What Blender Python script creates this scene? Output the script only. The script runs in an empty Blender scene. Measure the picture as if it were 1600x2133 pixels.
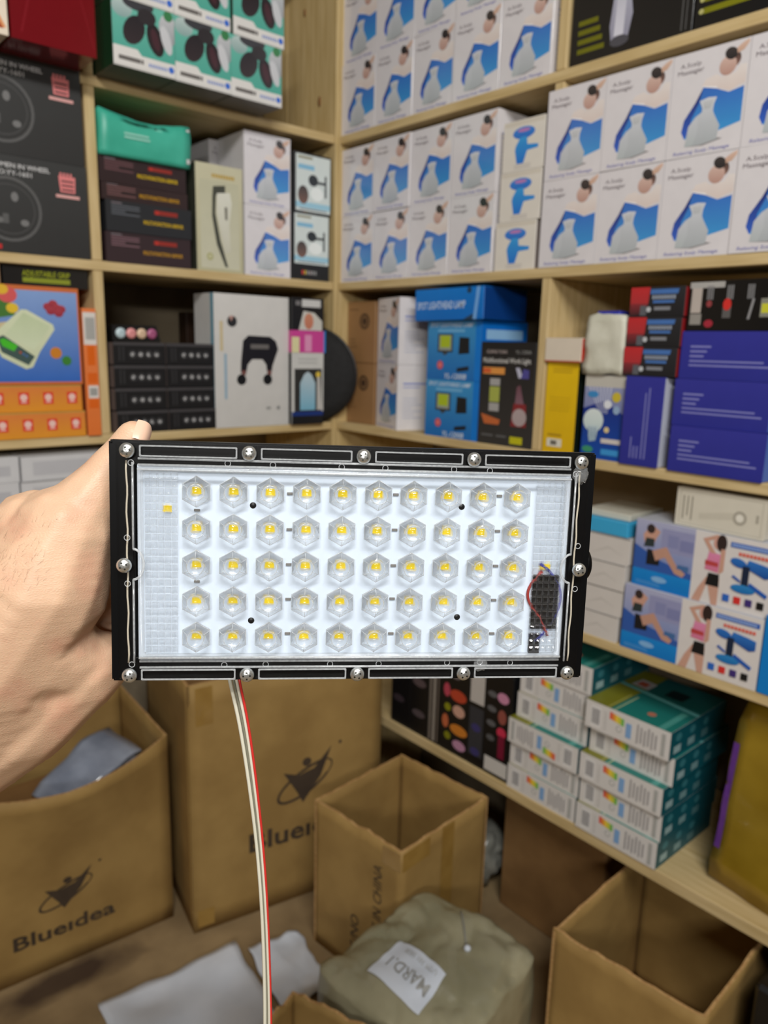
import bpy, bmesh, math, random
from mathutils import Vector, Matrix, noise
from mathutils.bvhtree import BVHTree
random.seed(7)
PI = math.pi
SC = bpy.context.scene
COL = SC.collection

# ------------------------------------------------------------------ camera
F_PX, CW, CH = 1596.2, 1600.0, 2133.0
YAW, PITCH, ROLL = math.radians(48.6226), math.radians(12.1215), math.radians(1.46765)
CAM = Vector((0, 0, 1.25))
fwd = Vector((math.cos(YAW) * math.cos(PITCH), math.sin(YAW) * math.cos(PITCH), -math.sin(PITCH)))
rgt0 = Vector((math.sin(YAW), -math.cos(YAW), 0))
up0 = rgt0.cross(fwd)
rgt = math.cos(ROLL) * rgt0 + math.sin(ROLL) * up0
upv = -math.sin(ROLL) * rgt0 + math.cos(ROLL) * up0
cam_d = bpy.data.cameras.new('camera')
cam_d.sensor_fit = 'VERTICAL'; cam_d.sensor_height = 36.0
cam_d.lens = 36.0 * F_PX / CH
cam_d.clip_start = 0.02
cam_d.dof.use_dof = True
cam_d.dof.focus_distance = 0.36
cam_d.dof.aperture_fstop = cam_d.lens / 2.3
cam = bpy.data.objects.new('camera', cam_d); COL.objects.link(cam)
cam.matrix_world = Matrix(((rgt.x, upv.x, -fwd.x, CAM.x), (rgt.y, upv.y, -fwd.y, CAM.y), (rgt.z, upv.z, -fwd.z, CAM.z), (0, 0, 0, 1)))
SC.camera = cam

# ------------------------------------------------------------------ light
w = bpy.data.worlds.new('shop_air'); SC.world = w; w.use_nodes = True
w.node_tree.nodes['Background'].inputs[0].default_value = (1.0, 0.97, 0.93, 1)
w.node_tree.nodes['Background'].inputs[1].default_value = 0.04
def area(name, loc, target, sx, sy, power, col=(1, .985, .955)):
    l = bpy.data.lights.new(name, 'AREA'); l.shape = 'RECTANGLE'; l.size = sx; l.size_y = sy
    l.energy = power; l.color = col
    o = bpy.data.objects.new(name, l); COL.objects.link(o); o.location = loc
    o.rotation_euler = (Vector(target) - Vector(loc)).to_track_quat('-Z', 'Y').to_euler()
    return o
area('ceiling_tube_light', (-0.30, -0.70, 2.60), (0.45, 0.75, 1.0), 1.2, 0.14, 33)
area('wall_tube_light', (-1.45, -1.75, 1.95), (0.7, 1.2, 1.2), 1.2, 0.14, 24)
SC.view_settings.view_transform = 'Standard'
SC.view_settings.look = 'None'
SC.view_settings.gamma = 1.0
SC.view_settings.use_curve_mapping = False
SC.view_settings.exposure = 0.36
SC.cycles.transparent_max_bounces = 28      # the lamp's cover and lenses are many clear layers deep
SC.cycles.max_bounces = 9; SC.cycles.transmission_bounces = 9

# ------------------------------------------------------------------ helpers
def lin(c):
    out = []
    for v in c[:3]:
        v = v / 255.0
        out.append(v / 12.92 if v <= .04045 else ((v + .055) / 1.055) ** 2.4)
    return (out[0], out[1], out[2], 1.0)

def mix(a, b, t): return tuple(a[i] * (1 - t) + b[i] * t for i in range(3))

MATS = {}
def newmat(name):
    m = bpy.data.materials.new(name); m.use_nodes = True
    MATS[name] = m
    return m, m.node_tree.nodes, m.node_tree.links, m.node_tree.nodes['Principled BSDF']

def noise_ramp(n, l, scale, c1, c2, detail=4, coords='Object', stretch=(1, 1, 1), lo=.35, hi=.65):
    tc = n.new('ShaderNodeTexCoord'); mp = n.new('ShaderNodeMapping'); tx = n.new('ShaderNodeTexNoise'); r = n.new('ShaderNodeValToRGB')
    mp.inputs['Scale'].default_value = stretch
    tx.inputs['Scale'].default_value = scale; tx.inputs['Detail'].default_value = detail
    l.new(tc.outputs[coords], mp.inputs[0]); l.new(mp.outputs[0], tx.inputs['Vector']); l.new(tx.outputs['Fac'], r.inputs[0])
    r.color_ramp.elements[0].position = lo; r.color_ramp.elements[1].position = hi
    r.color_ramp.elements[0].color = lin(c1); r.color_ramp.elements[1].color = lin(c2)
    return r, tx

def simple(name, c1, c2=None, scale=20, rough=.5, metal=0, bump=0, stretch=(1, 1, 1), coat=0, bscale=None, spec=.5):
    m, n, l, p = newmat(name)
    r, tx = noise_ramp(n, l, scale, c1, c2 or tuple(min(255, v * 1.08) for v in c1), stretch=stretch)
    l.new(r.outputs[0], p.inputs['Base Color'])
    p.inputs['Roughness'].default_value = rough; p.inputs['Metallic'].default_value = metal
    p.inputs['Coat Weight'].default_value = coat; p.inputs['Specular IOR Level'].default_value = spec
    if bump:
        b = n.new('ShaderNodeBump'); b.inputs['Strength'].default_value = bump; b.inputs['Distance'].default_value = .002
        src = tx
        if bscale:
            src = n.new('ShaderNodeTexNoise'); src.inputs['Scale'].default_value = bscale; src.inputs['Detail'].default_value = 5
            tc = n.new('ShaderNodeTexCoord'); l.new(tc.outputs['Object'], src.inputs['Vector'])
        l.new(src.outputs['Fac'], b.inputs['Height']); l.new(b.outputs[0], p.inputs['Normal'])
    return m

def printmat(name, rough, coat=0):
    m, n, l, p = newmat(name)
    a = n.new('ShaderNodeAttribute'); a.attribute_name = 'Col'
    tc = n.new('ShaderNodeTexCoord'); tx = n.new('ShaderNodeTexNoise'); tx.inputs['Scale'].default_value = 35; tx.inputs['Detail'].default_value = 3
    l.new(tc.outputs['Object'], tx.inputs['Vector'])
    mr = n.new('ShaderNodeMapRange'); mr.inputs['To Min'].default_value = .93; mr.inputs['To Max'].default_value = 1.05
    l.new(tx.outputs['Fac'], mr.inputs['Value'])
    mx = n.new('ShaderNodeMix'); mx.data_type = 'RGBA'; mx.blend_type = 'MULTIPLY'; mx.inputs['Factor'].default_value = 1
    l.new(a.outputs['Color'], mx.inputs['A']); l.new(mr.outputs[0], mx.inputs['B'])
    l.new(mx.outputs['Result'], p.inputs['Base Color'])
    p.inputs['Roughness'].default_value = rough; p.inputs['Coat Weight'].default_value = coat; p.inputs['Coat Roughness'].default_value = .12
    b = n.new('ShaderNodeBump'); b.inputs['Strength'].default_value = .12; b.inputs['Distance'].default_value = .001
    l.new(tx.outputs['Fac'], b.inputs['Height']); l.new(b.outputs[0], p.inputs['Normal'])
    return m
printmat('printed_card', .42); printmat('printed_film', .2, .35)

def kraft(name, c1, c2):
    m = simple(name, c1, c2, scale=9, rough=.75, bump=.25, bscale=60)
    return m
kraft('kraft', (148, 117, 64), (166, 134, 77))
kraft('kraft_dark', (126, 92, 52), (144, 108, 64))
simple('kraft_print', (62, 50, 38), (74, 60, 46), rough=.7)
simple('packing_tape', (150, 116, 56), (164, 130, 68), rough=.22, coat=.3)
simple('cardboard_edge', (196, 158, 104), (170, 128, 78), scale=180, rough=.85)
def wood(name, c1, c2):
    m, n, l, p = newmat(name)
    r, tx = noise_ramp(n, l, 6, c1, c2, detail=6, stretch=(1.2, 14, 14), lo=.3, hi=.7)
    l.new(r.outputs[0], p.inputs['Base Color']); p.inputs['Roughness'].default_value = .62
    b = n.new('ShaderNodeBump'); b.inputs['Strength'].default_value = .2; b.inputs['Distance'].default_value = .002
    l.new(tx.outputs['Fac'], b.inputs['Height']); l.new(b.outputs[0], p.inputs['Normal'])
wood('pine', (190, 164, 112), (216, 192, 144)); wood('pine_panel', (184, 158, 104), (206, 182, 132))
simple('pine_knot', (120, 78, 40), (150, 104, 60), scale=60, rough=.6)
simple('wall_plaster', (128, 114, 92), (150, 136, 112), scale=7, rough=.9, bump=.3, bscale=40)
simple('room_paint', (104, 94, 82), (120, 110, 96), scale=4, rough=.9, bump=.2, bscale=30)
def floormat():
    m = simple('floor_concrete', (126, 104, 72), (160, 136, 98), scale=6, rough=.85, bump=.4, bscale=50)
    n, l = m.node_tree.nodes, m.node_tree.links; p = n['Principled BSDF']; src = p.inputs['Base Color'].links[0].from_socket
    # an old dark spill with a ragged outline
    tc = n.new('ShaderNodeTexCoord'); mp = n.new('ShaderNodeMapping'); mp.vector_type = 'TEXTURE'
    mp.inputs['Location'].default_value = (.40, 1.375, 0); mp.inputs['Rotation'].default_value = (0, 0, -.05); mp.inputs['Scale'].default_value = (.15, .045, .2)
    wn = n.new('ShaderNodeTexNoise'); wn.inputs['Scale'].default_value = 14; l.new(tc.outputs['Object'], wn.inputs['Vector'])
    l.new(tc.outputs['Object'], mp.inputs[0]); ln = n.new('ShaderNodeVectorMath'); ln.operation = 'LENGTH'; l.new(mp.outputs[0], ln.inputs[0])
    ad = n.new('ShaderNodeMath'); ad.operation = 'ADD'; l.new(ln.outputs['Value'], ad.inputs[0]); l.new(wn.outputs['Fac'], ad.inputs[1])
    mr = n.new('ShaderNodeMapRange'); mr.inputs['From Min'].default_value = .9; mr.inputs['From Max'].default_value = 1.6; mr.inputs['To Min'].default_value = .85; mr.inputs['To Max'].default_value = 0; l.new(ad.outputs[0], mr.inputs['Value'])
    mx = n.new('ShaderNodeMix'); mx.data_type = 'RGBA'; l.new(mr.outputs[0], mx.inputs['Factor']); l.new(src, mx.inputs['A']); mx.inputs['B'].default_value = lin((48, 28, 20)); l.new(mx.outputs['Result'], p.inputs['Base Color'])
floormat()
simple('black_plastic', (8, 8, 9), (11, 11, 12), rough=.32, bump=.03, bscale=300, spec=.25)
simple('black_ring', (9, 9, 10), (13, 13, 14), rough=.18)
simple('chip_black', (14, 14, 15), (20, 20, 20), rough=.4)
simple('pcb_white', (216, 230, 246), (224, 236, 250), scale=60, rough=.4)
simple('led_package', (240, 240, 232), (248, 248, 242), rough=.4)
simple('led_phosphor', (254, 220, 14), (255, 228, 40), scale=400, rough=.5)
simple('resistor', (112, 110, 108), (134, 132, 128), rough=.5)
simple('screw_steel', (206, 208, 206), (232, 234, 232), scale=500, rough=.22, metal=.85, bump=.15, bscale=2)
simple('screw_slot', (60, 60, 56), (80, 80, 74), rough=.4, metal=1)
simple('silicone', (190, 180, 160), (210, 202, 184), rough=.35)
simple('wire_blue', (40, 46, 150), (56, 62, 170), rough=.4)
simple('wire_red', (150, 50, 46), (170, 64, 56), rough=.4)
simple('cord_white', (214, 210, 190), (228, 224, 206), rough=.35)
simple('cord_grey', (120, 118, 102), (140, 138, 120), rough=.35)
simple('cord_red', (206, 44, 40), (222, 60, 54), rough=.35)
simple('black_fabric', (16, 16, 17), (24, 24, 25), scale=80, rough=.8, bump=.2)
simple('bag_grey', (134, 130, 104), (166, 160, 132), scale=7, rough=.28, bump=.6, bscale=26, coat=.3)
simple('plastic_crinkle', (112, 112, 104), (150, 150, 142), scale=10, rough=.25, bump=.5, bscale=30)
simple('paper_white', (208, 216, 228), (222, 229, 240), scale=10, rough=.6, bump=.1)
simple('gold_film', (150, 122, 30), (176, 146, 44), scale=8, rough=.28, metal=.25, bump=.35, bscale=16, coat=.3)
simple('purple_tape', (92, 48, 132), (110, 62, 150), rough=.3)
simple('teal_film', (58, 172, 146), (76, 192, 166), scale=12, rough=.4, bump=.2)
simple('silver_pouch', (120, 128, 144), (168, 176, 192), scale=8, rough=.15, bump=.4, bscale=14, coat=.4)
simple('crumpled_white', (196, 194, 176), (216, 214, 198), scale=14, rough=.6, bump=.5, bscale=40)
simple('nail', (226, 184, 158), (236, 200, 176), rough=.25, coat=.2)
simple('hair', (110, 82, 62), (126, 96, 74), rough=.6)

def schlick(n, l, f0, fmax=.8):
    lw = n.new('ShaderNodeLayerWeight'); lw.inputs['Blend'].default_value = .5
    pw = n.new('ShaderNodeMath'); pw.operation = 'POWER'; pw.inputs[1].default_value = 4.5; l.new(lw.outputs['Facing'], pw.inputs[0])
    ma = n.new('ShaderNodeMath'); ma.operation = 'MULTIPLY_ADD'; ma.inputs[1].default_value = fmax - f0; ma.inputs[2].default_value = f0; l.new(pw.outputs[0], ma.inputs[0])
    return ma, lw
def clear(name, refl, tint=(1, 1, 1)):
    # thin moulded acrylic: mostly lets light straight through, with a fresnel gloss
    m, n, l, p = newmat(name); n.remove(p)
    tr = n.new('ShaderNodeBsdfTransparent'); tr.inputs[0].default_value = (*tint, 1)
    gl = n.new('ShaderNodeBsdfGlossy'); gl.inputs['Roughness'].default_value = .04
    fr, lw = schlick(n, l, refl)
    mx = n.new('ShaderNodeMixShader'); l.new(fr.outputs[0], mx.inputs[0]); l.new(tr.outputs[0], mx.inputs[1]); l.new(gl.outputs[0], mx.inputs[2])
    tc = n.new('ShaderNodeTexCoord'); tx = n.new('ShaderNodeTexNoise'); tx.inputs['Scale'].default_value = 90; l.new(tc.outputs['Object'], tx.inputs['Vector'])
    b = n.new('ShaderNodeBump'); b.inputs['Strength'].default_value = .08; b.inputs['Distance'].default_value = .001
    l.new(tx.outputs['Fac'], b.inputs['Height']); l.new(b.outputs[0], gl.inputs['Normal'])
    l.new(mx.outputs[0], n['Material Output'].inputs[0])
clear('clear_acrylic', .022)
def edgemat(name, diff):
    # moulded acrylic edges: see-through, glossy, with white mixed in to stand for light caught in the edge
    m, n, l, p = newmat(name); n.remove(p)
    tr = n.new('ShaderNodeBsdfTransparent'); gl = n.new('ShaderNodeBsdfGlossy'); gl.inputs['Roughness'].default_value = .12
    df = n.new('ShaderNodeBsdfTranslucent'); df.inputs[0].default_value = (.9, .93, .95, 1); d2 = n.new('ShaderNodeBsdfDiffuse'); d2.inputs[0].default_value = (.9, .93, .95, 1)
    tx = n.new('ShaderNodeTexNoise'); tx.inputs['Scale'].default_value = .6; tc = n.new('ShaderNodeTexCoord'); l.new(tc.outputs['Object'], tx.inputs['Vector'])
    mr = n.new('ShaderNodeMapRange'); mr.inputs['To Min'].default_value = diff * .5; mr.inputs['To Max'].default_value = diff * 1.5; l.new(tx.outputs['Fac'], mr.inputs['Value'])
    lw, _ = schlick(n, l, .06)
    m0 = n.new('ShaderNodeMixShader'); m0.inputs[0].default_value = .3; l.new(d2.outputs[0], m0.inputs[1]); l.new(df.outputs[0], m0.inputs[2])
    m1 = n.new('ShaderNodeMixShader'); l.new(mr.outputs[0], m1.inputs[0]); l.new(tr.outputs[0], m1.inputs[1]); l.new(m0.outputs[0], m1.inputs[2])
    m2 = n.new('ShaderNodeMixShader'); l.new(lw.outputs[0], m2.inputs[0]); l.new(m1.outputs[0], m2.inputs[1]); l.new(gl.outputs[0], m2.inputs[2])
    l.new(m2.outputs[0], n['Material Output'].inputs[0])
edgemat('clear_rib', .12); edgemat('clear_edge', .38)
def lensmat():
    m, n, l, p = newmat('clear_lens'); n.remove(p)
    gs = n.new('ShaderNodeBsdfGlass'); gs.inputs['IOR'].default_value = 1.45; gs.inputs['Roughness'].default_value = .0
    tr = n.new('ShaderNodeBsdfTransparent'); gl = n.new('ShaderNodeBsdfGlossy'); gl.inputs['Roughness'].default_value = .05
    fr, _ = schlick(n, l, .07)
    tx = n.new('ShaderNodeTexNoise'); tx.inputs['Scale'].default_value = .3
    tc = n.new('ShaderNodeTexCoord'); l.new(tc.outputs['Object'], tx.inputs['Vector'])
    b = n.new('ShaderNodeBump'); b.inputs['Strength'].default_value = .15; b.inputs['Distance'].default_value = .0005
    l.new(tx.outputs['Fac'], b.inputs['Height']); l.new(b.outputs[0], gs.inputs['Normal']); l.new(b.outputs[0], gl.inputs['Normal'])
    m1 = n.new('ShaderNodeMixShader'); l.new(fr.outputs[0], m1.inputs[0]); l.new(tr.outputs[0], m1.inputs[1]); l.new(gl.outputs[0], m1.inputs[2])
    mx = n.new('ShaderNodeMixShader'); mx.inputs[0].default_value = .4
    l.new(m1.outputs[0], mx.inputs[1]); l.new(gs.outputs[0], mx.inputs[2])
    df = n.new('ShaderNodeBsdfDiffuse'); df.inputs[0].default_value = (.92, .95, .98, 1); wt, _ = schlick(n, l, .0, .5)  # white mixed in towards the rims for the brightness a lens gathers
    m3 = n.new('ShaderNodeMixShader'); l.new(wt.outputs[0], m3.inputs[0]); l.new(mx.outputs[0], m3.inputs[1]); l.new(df.outputs[0], m3.inputs[2]); l.new(m3.outputs[0], n['Material Output'].inputs[0])
lensmat()
def skinmat():
    m, n, l, p = newmat('skin')
    r, tx = noise_ramp(n, l, .022, (206, 164, 134), (222, 184, 152), detail=6)
    r2, tx2 = noise_ramp(n, l, .045, (212, 148, 124), (224, 188, 156), detail=3, lo=.3, hi=.5)
    mx = n.new('ShaderNodeMix'); mx.data_type = 'RGBA'; mx.inputs['Factor'].default_value = .4
    l.new(r.outputs[0], mx.inputs['A']); l.new(r2.outputs[0], mx.inputs['B']); l.new(mx.outputs['Result'], p.inputs['Base Color'])
    p.inputs['Roughness'].default_value = .48
    p.inputs['Subsurface Weight'].default_value = .12; p.inputs['Subsurface Radius'].default_value = (1, .35, .2); p.inputs['Subsurface Scale'].default_value = .004
    tc = n.new('ShaderNodeTexCoord'); v = n.new('ShaderNodeTexVoronoi'); v.inputs['Scale'].default_value = .8; v.feature = 'DISTANCE_TO_EDGE'
    mp = n.new('ShaderNodeMapping'); mp.inputs['Scale'].default_value = (.7, 1.3, 1); mp.inputs['Rotation'].default_value = (0, 0, .3)
    l.new(tc.outputs['Object'], mp.inputs[0]); l.new(mp.outputs[0], v.inputs['Vector'])
    b = n.new('ShaderNodeBump'); b.inputs['Strength'].default_value = .25; b.inputs['Distance'].default_value = .0006
    l.new(v.outputs['Distance'], b.inputs['Height'])
    wv = n.new('ShaderNodeTexNoise'); wv.inputs['Scale'].default_value = .11; wv.inputs['Detail'].default_value = 5
    mp2 = n.new('ShaderNodeMapping'); mp2.inputs['Scale'].default_value = (.7, 4.5, 1); mp2.inputs['Rotation'].default_value = (0, 0, -.25)
    l.new(tc.outputs['Object'], mp2.inputs[0]); l.new(mp2.outputs[0], wv.inputs['Vector'])
    b2 = n.new('ShaderNodeBump'); b2.inputs['Strength'].default_value = .22; b2.inputs['Distance'].default_value = .0006
    l.new(wv.outputs['Fac'], b2.inputs['Height']); l.new(b.outputs[0], b2.inputs['Normal']); l.new(b2.outputs[0], p.inputs['Normal'])
skinmat()

def mesh_obj(name, me, mat=None, parent=None, loc=None):
    o = bpy.data.objects.new(name, me); COL.objects.link(o)
    if mat is not None and not me.materials: me.materials.append(MATS[mat])
    if parent is not None: o.parent = parent
    if loc is not None: o.location = loc
    return o
def tag(o, label, cat, group=None, kind=None):
    if label: o['label'] = label
    if cat: o['category'] = cat
    if group: o['group'] = group
    if kind: o['kind'] = kind
    return o
def empty(name, loc=(0, 0, 0), rz=0):
    o = bpy.data.objects.new(name, None); COL.objects.link(o); o.location = loc; o.rotation_euler = (0, 0, rz); o.empty_display_size = .05
    return o
def bm_mesh(bm, name, smooth=False):
    me = bpy.data.meshes.new(name); bm.normal_update(); bm.to_mesh(me); bm.free()
    if smooth:
        for p in me.polygons: p.use_smooth = True
    return me
def bm_box(bm, x0, x1, y0, y1, z0, z1, bev=0):
    r = bmesh.ops.create_cube(bm, size=1)
    for v in r['verts']:
        v.co = Vector((x0 + (v.co.x + .5) * (x1 - x0), y0 + (v.co.y + .5) * (y1 - y0), z0 + (v.co.z + .5) * (z1 - z0)))
    if bev:
        es = list({e for v in r['verts'] for e in v.link_edges})
        bmesh.ops.bevel(bm, geom=es, offset=bev, segments=1, affect='EDGES', profile=.5)
def box_mesh(x0, x1, y0, y1, z0, z1, bev=0, name='box'):
    bm = bmesh.new(); bm_box(bm, x0, x1, y0, y1, z0, z1, bev); return bm_mesh(bm, name)
def tube_mesh(path, rad, n=8, name='tube', close=True):
    vs, fs = [], []
    P = [Vector(p) for p in path]; k = len(P)
    rads = rad if isinstance(rad, (list, tuple)) else [rad] * k
    ref = Vector((0, 0, 1)); prev = None
    for i, p in enumerate(P):
        t = (P[min(i + 1, k - 1)] - P[max(i - 1, 0)]).normalized()
        if prev is None:
            a = t.cross(ref)
            if a.length < .1: a = t.cross(Vector((1, 0, 0)))
        else: a = prev - t * prev.dot(t)
        a.normalize(); prev = a; b = t.cross(a)
        for j in range(n):
            q = 2 * PI * j / n
            vs.append(p + (a * math.cos(q) + b * math.sin(q)) * rads[i])
    for i in range(k - 1):
        for j in range(n):
            fs.append((i * n + j, i * n + (j + 1) % n, (i + 1) * n + (j + 1) % n, (i + 1) * n + j))
    fs.append(tuple(range(n - 1, -1, -1))); fs.append(tuple(range((k - 1) * n, k * n)))
    me = bpy.data.meshes.new(name); me.from_pydata(vs, [], fs)
    for p in me.polygons: p.use_smooth = True
    return me
def lathe_mesh(prof, n=20, name='lathe', axis='z', smooth=True):
    # prof list of (r, h)
    vs, fs = [], []
    for r, h in prof:
        for j in range(n):
            q = 2 * PI * j / n; c, s = r * math.cos(q), r * math.sin(q)
            vs.append((c, s, h) if axis == 'z' else ((h, c, s) if axis == 'x' else (c, h, s)))
    k = len(prof)
    for i in range(k - 1):
        for j in range(n): fs.append((i * n + j, i * n + (j + 1) % n, (i + 1) * n + (j + 1) % n, (i + 1) * n + j))
    fs.append(tuple(range(n - 1, -1, -1))); fs.append(tuple(range((k - 1) * n, k * n)))
    me = bpy.data.meshes.new(name); me.from_pydata(vs, [], fs)
    bm = bmesh.new(); bm.from_mesh(me); bmesh.ops.recalc_face_normals(bm, faces=bm.faces); bm.to_mesh(me); bm.free()
    if smooth:
        for p in me.polygons: p.use_smooth = True
    return me

# ------------------------------------------------------------------ flat print: coloured polygons on a face
_txt = {}
def text_geo(s, bold=0, shear=0):
    key = (s, bold, shear)
    if key not in _txt:
        c = bpy.data.curves.new('lettering', 'FONT'); c.body = s; c.resolution_u = 2; c.offset = bold; c.shear = shear; c.size = 1
        o = bpy.data.objects.new('lettering', c); COL.objects.link(o)
        bpy.context.view_layer.update()
        me = o.evaluated_get(bpy.context.evaluated_depsgraph_get()).to_mesh()
        vs = [(v.co.x, v.co.y) for v in me.vertices]; fs = [tuple(p.vertices) for p in me.polygons]
        bpy.data.objects.remove(o); bpy.data.curves.remove(c)
        _txt[key] = (vs, fs)
    return _txt[key]

class Art:
    def __init__(s, w, h): s.w, s.h, s.v, s.f, s.c, s.lay, s.n = w, h, [], [], [], [], 0
    def poly(s, pts, c, c2=None):
        b = len(s.v); s.n += 1
        ts = [p[1] for p in pts]; lo, hi = min(ts), max(ts)
        for p in pts:
            s.v.append((min(max(p[0], 0), 1) * s.w, min(max(p[1], 0), 1) * s.h, s.n))
        s.f.append(tuple(range(b, b + len(pts))))
        s.c.append([lin(mix(c, c2, (t - lo) / max(1e-6, hi - lo)) if c2 else c) for t in ts])
        return s
    def rect(s, x0, y0, x1, y1, c, c2=None): return s.poly([(x0, y0), (x1, y0), (x1, y1), (x0, y1)], c, c2)
    def ell(s, cx, cy, rx, ry, c, c2=None, n=16, rot=0):
        pts = []
        for i in range(n):
            a = 2 * PI * i / n; x, y = rx * math.cos(a) * s.w, ry * math.sin(a) * s.h
            pts.append((cx + (x * math.cos(rot) - y * math.sin(rot)) / s.w, cy + (x * math.sin(rot) + y * math.cos(rot)) / s.h))
        return s.poly(pts, c, c2)
    def circ(s, cx, cy, r, c, c2=None): return s.ell(cx, cy, r * s.h / s.w, r, c, c2)
    def ring(s, cx, cy, rx, ry, th, c, n=28, a0=0, a1=2 * PI, rot=0):
        s.n += 1; b = len(s.v)
        for i in range(n + 1):
            a = a0 + (a1 - a0) * i / n
            for k in (0, 1):
                x, y = (rx * s.w - k * th * s.h) * math.cos(a), (ry * s.h - k * th * s.h) * math.sin(a)
                s.v.append((cx * s.w + x * math.cos(rot) - y * math.sin(rot), cy * s.h + x * math.sin(rot) + y * math.cos(rot), s.n))
        for i in range(n):
            s.f.append((b + 2 * i, b + 2 * i + 2, b + 2 * i + 3, b + 2 * i + 1)); s.c.append([lin(c)] * 4)
        return s
    def text(s, t, x, y, size, c, sx=1, rot=0, bold=0, shear=0, width=None):
        vs, fs = text_geo(t, bold, shear); s.n += 1; b = len(s.v); k = size * s.h * 1.38
        if width: sx = width * s.w / max(1e-6, max(v[0] for v in vs) * k)
        cr, sr = math.cos(rot), math.sin(rot)
        for v in vs:
            X, Y = v[0] * k * sx, v[1] * k
            s.v.append((x * s.w + X * cr - Y * sr, y * s.h + X * sr + Y * cr, s.n))
        for f in fs: s.f.append(tuple(b + i for i in f)); s.c.append([lin(c)] * len(f))
        return s
    def lines(s, x0, x1, y, n, dy, th, c, seed=1, vert=False):
        rnd = random.Random(seed)
        for i in range(n):
            e = x0 + (x1 - x0) * (1 if rnd.random() > .4 else rnd.uniform(.45, .95)); yy = y - i * dy
            if vert: s.rect(yy - th, x0, yy, e, c)
            else: s.rect(x0, yy - th, e, yy, c)
        return s
    def mesh(s, place, name='print', mat='printed_card'):
        me = bpy.data.meshes.new(name)
        me.from_pydata([place(x, z, .00035 + .00003 * k) for x, z, k in s.v], [], s.f)
        at = me.color_attributes.new('Col', 'FLOAT_COLOR', 'CORNER'); i = 0
        for cs in s.c:
            for c in cs: at.data[i].color = c; i += 1
        me.materials.append(MATS[mat])
        return me

def box_colors(me, fn):
    at = me.color_attributes.new('Col', 'FLOAT_COLOR', 'CORNER')
    for p in me.polygons:
        c = lin(fn(p.normal))
        for i in p.loop_indices: at.data[i].color = c

X0, Y0 = 1.157, 1.5
SH = {0: 2.10, 1: 1.718, 2: 1.397, 3: 1.068, 4: .748, 5: .363}
_bodies = {}
class Kind:
    """a kind of packaging box: shared meshes for its body and its printed faces"""
    def __init__(k, w, h, d, col, front=None, right=None, left=None, top=None, rightcol=None, leftcol=None, topcol=None, mat='printed_card', bev=.0012):
        k.w, k.h, k.d = w, h, d
        me = box_mesh(-w / 2, w / 2, 0, d, 0, h, bev, 'box_body'); me.materials.append(MATS[mat])
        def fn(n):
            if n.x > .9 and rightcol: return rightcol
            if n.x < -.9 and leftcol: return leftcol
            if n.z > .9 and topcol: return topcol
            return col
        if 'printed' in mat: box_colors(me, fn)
        k.body = me; k.prints = []
        if front: k.prints.append(('printed_front', front.mesh(lambda x, z, o: (x - w / 2, -o, z), 'front_print', mat if 'printed' in mat else 'printed_card')))
        if right: k.prints.append(('printed_side', right.mesh(lambda x, z, o: (w / 2 + o, x, z), 'side_print', 'printed_card')))
        if left: k.prints.append(('printed_side', left.mesh(lambda x, z, o: (-w / 2 - o, d - x, z), 'side_print', 'printed_card')))
        if top: k.prints.append(('printed_top', top.mesh(lambda x, z, o: (x - w / 2, z, h + o), 'top_print', 'printed_card')))
def put(kind, name, label, cat, wall, u, z, s=0.0, rz=0, tilt=0, group=None, center=False):
    """stand a box on a shelf: u = left edge along the shelf, z = height of its underside, s = set-back from the shelf front"""
    o = mesh_obj(name, kind.body); tag(o, label, cat, group)
    c = u + kind.w / 2
    if wall == 'L': o.location = (c, Y0 + s, z); o.rotation_euler = (0, tilt, rz)
    else: o.location = (X0 + s, Y0 - c, z); o.rotation_euler = Matrix.Rotation(-PI / 2 + rz, 4, 'Z').__matmul__(Matrix.Rotation(tilt, 4, 'Y')).to_euler()
    for nm, me in kind.prints: mesh_obj(nm, me, parent=o)
    return o

# ------------------------------------------------------------------ the setting
def struct(name, me, mat):
    o = mesh_obj(name, me, mat); o['kind'] = 'structure'; return o
struct('floor', box_mesh(-2.26, 1.56, -2.66, 1.87, -.05, 0), 'floor_concrete')
struct('wall_back', box_mesh(-2.26, 1.56, 1.81, 1.87, 0, 2.8), 'wall_plaster')
struct('wall_right', box_mesh(1.50, 1.56, -2.66, 1.81, 0, 2.8), 'wall_plaster')

struct('wall_left', box_mesh(-2.26, -2.20, -2.66, 1.81, 0, 2.8), 'room_paint')
struct('wall_front', box_mesh(-2.20, 1.50, -2.66, -2.60, 0, 2.8), 'room_paint')
struct('ceiling', box_mesh(-2.26, 1.56, -2.66, 1.87, 2.8, 2.86), 'room_paint')

def board(unit, name, along, a0, a1, b0, b1, z0, z1, mat='pine'):
    """a plank; mesh's own x axis follows the grain"""
    if along == 'x':
        return mesh_obj(name, box_mesh(0, a1 - a0, 0, b1 - b0, 0, z1 - z0, .0012), mat, unit, (a0, b0, z0))
    if along == 'y':
        o = mesh_obj(name, box_mesh(0, b1 - b0, -(a1 - a0), 0, 0, z1 - z0, .0012), mat, unit, (a0, b0, z0)); o.rotation_euler = (0, 0, PI / 2); return o
    o = mesh_obj(name, box_mesh(0, z1 - z0, 0, b1 - b0, -(a1 - a0), 0, .0012), mat, unit, (a0, b0, z0)); o.rotation_euler = (0, -PI / 2, 0); return o
BT = .018
ul = tag(empty('shelving_unit'), 'pale pine shelving along the wall on the left, in many small cells', 'shelf')
for i in (0, 1, 2, 3, 4):
    board(ul, 'shelf_board', 'x', .05, 1.143, Y0, 1.80, SH[i] - BT, SH[i])
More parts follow.
